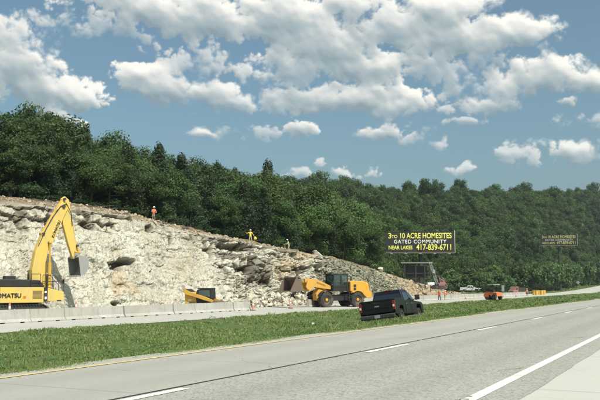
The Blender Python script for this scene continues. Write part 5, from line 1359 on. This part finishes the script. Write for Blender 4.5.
# yellow barrels at the end of the barrier
for k, (px, D) in enumerate([(534, 39.6), (536.5, 38.6), (539, 39.6), (541.5, 38.4), (544, 39.4)]):
    t = at_D(px, 290, D).y; 
    q_ = ['leftmost', 'second from left', 'middle', 'second from right', 'rightmost'][k]
    r = empty('barrel', (-D, t, float(ground(D, t))+.01), 0, q_+' of the yellow crash barrels ending the concrete barrier', 'barrel', 'yellow crash barrels at the barrier end')
    mb = MB(); mb.lathe([(0, .42), (.3, .43), (.32, .46), (.36, .43), (.75, .46), (.78, .49), (.82, .46), (1.1, .48)], (0, 0, 0), 'Z', 24); mb.build('drum_body', BARY, r, smooth=True)
    mb = MB(); mb.lathe([(1.1, .5), (1.16, .5), (1.2, .4)], (0, 0, 0), 'Z', 24); mb.build('lid', BARY, r)
# low wooden pallets/spoil behind barrels: rail fence along the bank
r = empty('guard_rail', (-46.6, 232, float(ground(46.6, 232))), 0, 'low brown guard rail on posts right of the yellow barrels', 'guard rail')
mb = MB(); mb.box((0, 16, .62), (.06, 40, .30)); mb.build('rail', RUST, r)
for k in range(11): mb = MB(); mb.box((-.1, -3.6+k*3.9, .35), (.14, .14, .8)); mb.build('post', BARK, r)
# diamond sign
q = at_depth(578, 282.5, 335); zg = float(ground(-q.x, q.y)); r = empty('diamond_sign', (q.x, q.y, zg), math.atan2(-q.y, -q.x)+PI/2, 'pale diamond road sign on a post beside the far uphill roadway', 'road sign')
mb = MB(); mb.box((0, 0, q.z-zg), (1.2, .03, 1.2), rot=(0, PI/4, 0)); mb.build('sign_plate', SGN, r, bevel=.01)
mb = MB(); mb.box((0, .05, (q.z-zg)/2), (.08, .06, q.z-zg)); mb.build('post', GRYM, r)
# small pale post sign behind the roller
q = at_depth(503, 289, 170); zg = float(ground(-q.x, q.y)); r = empty('post_sign', (q.x, q.y, zg), math.atan2(-q.y, -q.x)+PI/2, 'narrow pale green panel on a post behind the orange roller', 'sign')
mb = MB(); mb.box((0, 0, 1.9), (.55, .04, 1.3)); mb.build('panel', SGN, r)
mb = MB(); mb.box((0, .04, .9), (.07, .05, 1.9)); mb.build('post', GRYM, r)
# white scrap in the grass
q = at_D(313, 319, 22); o = link('plastic_bag', rock_mesh('plastic_bag', 77, .14), WHT); o.location = (q.x, q.y, float(ground(-q.x, q.y))+.22); tag(o, 'crumpled white bag lying in the median grass left of the pickup', 'litter')

# ------------------------------------------------------------------ people
SKIN = paint('skin', (.42, .24, .16), .5, .1); BOOT = paint('boots', (.07, .045, .03), .7, .3); KHAK = paint('khaki_cloth', (.42, .36, .26), .9, .3); DENM = paint('dark_cloth', (.05, .06, .09), .9, .3)
YSH = paint('yellow_cloth', (.72, .52, .07), .8, .15); LIME = paint('lime_cloth', (.50, .58, .28), .8, .2); OVST = paint('orange_vest', (.62, .17, .08), .7, .15); GSH = paint('grey_shirt', (.3, .28, .26), .9, .2); RSH = paint('red_shirt', (.5, .13, .08), .85, .2)
def person(label, loc, rz, arms, legs, lean=0, shirt=YSH, pants=KHAK, vest=None, helmet=WHT, group='roadmen at work', h=1.75):
    """arms: per side (elbow, wrist) offsets from the shoulder; legs: per side (knee, ankle) from the hip; x forward, y left"""
    root = empty('person', loc, rz, label, 'person', group); k = h/1.75
    V, E, Rd, M = [], [], [], []
    def add(p, r, par, m):
        V.append(Vector(p)*k); Rd.append(r*k); M.append(m)
        if par is not None: E.append((par, len(V)-1))
        return len(V)-1
    hipz = .92-max(0, .92-max(-(l[1][2]) for l in legs)-.09)
    L = Matrix.Rotation(lean, 3, 'Y')
    def up(x, y, z): return Vector((0, 0, hipz))+L @ Vector((x, y, z))
    pel = add((0, 0, hipz), .135, None, 2); ab = add(up(0, 0, .18), .125, pel, 1); ch = add(up(0, 0, .40), .15, ab, 1); nk = add(up(.0, 0, .56), .06, ch, 0)
    hb = add(up(.02, 0, .64), .085, nk, 0); ht = add(up(.02, 0, .74), .095, hb, 0); cr = add(up(.01, 0, .82), .06, ht, 0); ns = add(up(.115, 0, .68), .018, hb, 0)
    for s, (el_, wr_) in zip((1, -1), arms):
        sh = add(up(0, s*.185, .47), .065, ch, 1); b = up(0, s*.185, .47)
        e = add(b+Vector(el_), .045, sh, 1); w = add(b+Vector(wr_), .03, e, 0)
        d = (Vector(wr_)-Vector(el_)).normalized(); hp_ = b+Vector(wr_)+d*.07; hd_ = add(hp_, .036, w, 0)
        sd_ = d.cross(Vector((0, 0, 1)));  sd_ = sd_.normalized() if sd_.length > .1 else Vector((0, 1, 0))
        for j, ln in enumerate((.075, .085, .08, .065)):
            f1 = add(hp_+sd_*(.026*(j-1.5))+d*.045, .010, hd_, 0); add(hp_+sd_*(.03*(j-1.5))+d*(.045+ln)+Vector((.012, 0, -.012)), .008, f1, 0)
        th_ = add(hp_+sd_*-.045+d*-.005, .011, hd_, 0); add(hp_+sd_*-.062+d*.04, .009, th_, 0)
    for s, (kn, an_) in zip((1, -1), legs):
        hj = add((0, s*.095, hipz-.06), .095, pel, 2); b = Vector((0, s*.095, hipz-.0))
        kk_ = add(b+Vector(kn), .065, hj, 2); aa = add(b+Vector(an_), .042, kk_, 2); hl = add(b+Vector(an_)+Vector((-.02, 0, -.045)), .045, aa, 3); add(b+Vector(an_)+Vector((.17, 0, -.05)), .038, hl, 3)
    me = bpy.data.meshes.new('body'); me.from_pydata([tuple(v) for v in V], E, []); o = bpy.data.objects.new('body', me); COL.objects.link(o)
    sk_ = o.modifiers.new('s', 'SKIN'); sk_.use_smooth_shade = True
    for i_, v in enumerate(me.skin_vertices[0].data): v.radius = (Rd[i_], Rd[i_]); v.use_root = (i_ == 0)
    sb = o.modifiers.new('u', 'SUBSURF'); sb.levels = 1; sb.render_levels = 1
    dg = bpy.context.evaluated_depsgraph_get(); m2 = bpy.data.meshes.new_from_object(o.evaluated_get(dg)); bpy.data.objects.remove(o)
    body = link('body', m2, None, root); m2.materials.clear()
    for m_ in (SKIN, shirt, pants, BOOT): m2.materials.append(m_)
    VA = np.array([v[:] for v in V]); EA = np.array(E)
    cen = np.array([p.center[:] for p in m2.polygons]); best = np.full(len(cen), 9.); bi = np.zeros(len(cen), int); vest_f = []
    for (a, b) in E:
        A_, B_ = VA[a], VA[b]; d = B_-A_; t_ = np.clip(((cen-A_) @ d)/(d @ d+1e-9), 0, 1); ds = np.linalg.norm(cen-(A_+t_[:, None]*d), axis=1)-.5*(Rd[a]+Rd[b])
        mm2 = ds < best; best = np.where(mm2, ds, best); bi = np.where(mm2, M[b], bi)
        if (a, b) in ((pel, ab), (ab, ch)) or a == ch: pass
    for p, c in zip(m2.polygons, bi): p.material_index = int(c); p.use_smooth = True
    if vest:
        # vest: the torso surface pushed out by 2 cm
        bmv = bmesh.new(); bmv.from_mesh(m2); bmv.normal_update()
        Li = L.inverted(); kill = []
        for f in bmv.faces:
            q = Li @ (f.calc_center_median()/k-Vector((0, 0, hipz)))
            if not (.0 < q.z < .53 and abs(q.y) < .215): kill.append(f)
        bmesh.ops.delete(bmv, geom=kill, context='FACES')
        for v in bmv.verts: v.co += v.normal*.02
        for f in bmv.faces: f.material_index = 0
        mv = bpy.data.meshes.new('vest'); bmv.to_mesh(mv); bmv.free(); vo = link('vest', mv, vest, root); mv.materials.clear(); mv.materials.append(vest)
        so_ = vo.modifiers.new('t', 'SOLIDIFY'); so_.thickness = .01
    hc = up(.02, 0, .755)*k
    mb = MB(); mb.lathe([(-.005, .165), (.008, .165), (.01, .128), (.05, .122), (.09, .095), (.115, .05), (.12, .01)], tuple(hc), 'Z', 20); hm = mb.build('hard_hat', helmet, root, smooth=True)
    mb = MB()
    for s in (-1, 1): mb.sph(tuple(up(.098, s*.033, .715)*k), .012, 8)
    mb.build('eyes', BLK, root)
    return root
cd = FWA+PI    # facing the camera
dn = ((0, .05, -.28), (.06, .04, -.52)); dn2 = ((0, -.05, -.28), (.06, -.04, -.52))
st = [((.02, 0, -.44), (0, 0, -.83)), ((.02, 0, -.44), (0, 0, -.83))]
def on_rim(px, py, D): return at_D(px, py, D)
# worker 1: orange vest by the trees
p = rim_foot(153.5, .35)
person('worker in orange vest and white hard hat standing on the rim before dark trees', p, cd+.5, [((.05, .12, -.26), (.26, .02, -.30)), ((.1, -.1, -.25), (.3, 0, -.28))], [((.05, .03, -.44), (.02, .05, -.83)), ((.04, -.03, -.44), (-.02, -.06, -.83))], .1, GSH, KHAK, OVST, WHT, h=1.66)
p = rim_foot(250.3, .3)
person('worker in yellow shirt and white hard hat standing with one arm out on the rim', p, cd+.15, [((-.02, .16, -.24), (.10, .24, -.42)), ((-.05, -.27, -.12), (.06, -.40, -.02))], [((.03, .04, -.44), (0, .07, -.83)), ((.03, -.04, -.44), (0, -.07, -.83))], .02, YSH, KHAK, None, WHT)
q = p+Vector((math.cos(cd+.15+PI/2), math.sin(cd+.15+PI/2), 0))*.55
o_ = MB().lathe([(-.04, .20), (.0, .24), (.06, .25), (.22, .12), (.24, .02)], (0, 0, 0), 'X', 20).build('yellow_bucket', YSH, smooth=True); o_.location = q+Vector((.1, -.1, .62)); tag(o_, 'yellow rounded tool held at the side of the yellow-shirted worker', 'tool')
p = rim_foot(288.8, .15)
person('worker in pale lime shirt and white hard hat leaning over a tool on the rim', p, cd-1.2, [((.16, .05, -.22), (.38, .02, -.34)), ((.18, -.05, -.2), (.40, -.02, -.30))], [((.10, .04, -.42), (-.02, .08, -.81)), ((.0, -.04, -.44), (-.12, -.08, -.83))], .28, LIME, KHAK, None, WHT)
hv2 = Vector((math.cos(cd-1.2), math.sin(cd-1.2), 0)); tp = p+hv2*.62
r = empty('rock_drill', tp, cd-1.2, 'faded red hand-held rock drill gripped by the lime-shirted worker', 'tool')
mb = MB(); mb.cyl((0, 0, .35), (0, 0, .95), .09, .07, 12); mb.build('body', PNK, r, smooth=True)
mb = MB(); mb.cyl((0, 0, -.1), (0, 0, .4), .02, n=8); mb.build('drill_bit', DKM, r)
mb = MB(); mb.tube([Vector((0, -.28, 1.0)), Vector((0, .28, 1.0))], .02, 8); mb.build('handle', BLK, r)
# two roadmen by the barrier
for px, fa, lb, ps, vt in [(439.5, 1.3, 'left of two roadmen bending beside the barrier, dark trousers and orange vest', .35, OVST), (445.3, -1.9, 'right of two roadmen beside the barrier, paler trousers and orange vest', .45, OVST)]:
    t = at_D(px, 300, 38.6).y; p = Vector((-38.6, t, float(ground(38.6, t))))
    person(lb, p, FWA+PI/2+fa, [((.14, .06, -.24), (.34, .02, -.36)), ((.14, -.06, -.24), (.34, -.02, -.38))], [((.10, .05, -.42), (.14, .08, -.82)), ((.0, -.05, -.44), (-.20, -.08, -.80))], ps, RSH, DENM if fa > 0 else KHAK, vt, ORG if fa > 0 else WHT, h=1.72)
p_ = at_D(527, 294, 37.6); p = Vector((-37.6, p_.y, float(ground(37.6, p_.y))))
person('distant worker in pale shirt and orange vest left of the yellow barrels', p, cd, [dn, dn2], st, 0, GSH, DENM, OVST, WHT)
# remove any prototype that was never placed
for L_ in (DEC, CED, YNG, BSH, FAR, RIM):
    for r in L_:
        if r.name not in used:
            for c in list(r.children): bpy.data.objects.remove(c)
            bpy.data.objects.remove(r)

# ------------------------------------------------------------------ haze
HAZE = 0.00013
if HAZE:
    mb = MB(); mb.box((-200, 1300, 60), (5800, 6400, 126)); hz_o = mb.build('haze', None); m, nt = nmat('haze'); N = NT(nt)
    v = N.n('ShaderNodeVolumePrincipled'); v.inputs['Color'].default_value = (.78, .88, .97, 1); v.inputs['Density'].default_value = HAZE; v.inputs['Anisotropy'].default_value = 0.2
    o = N.n('ShaderNodeOutputMaterial'); nt.links.new(v.outputs[0], o.inputs['Volume']); hz_o.data.materials.append(m); tag(hz_o, 'thin summer haze in the air over the valley', 'haze', kind='stuff')
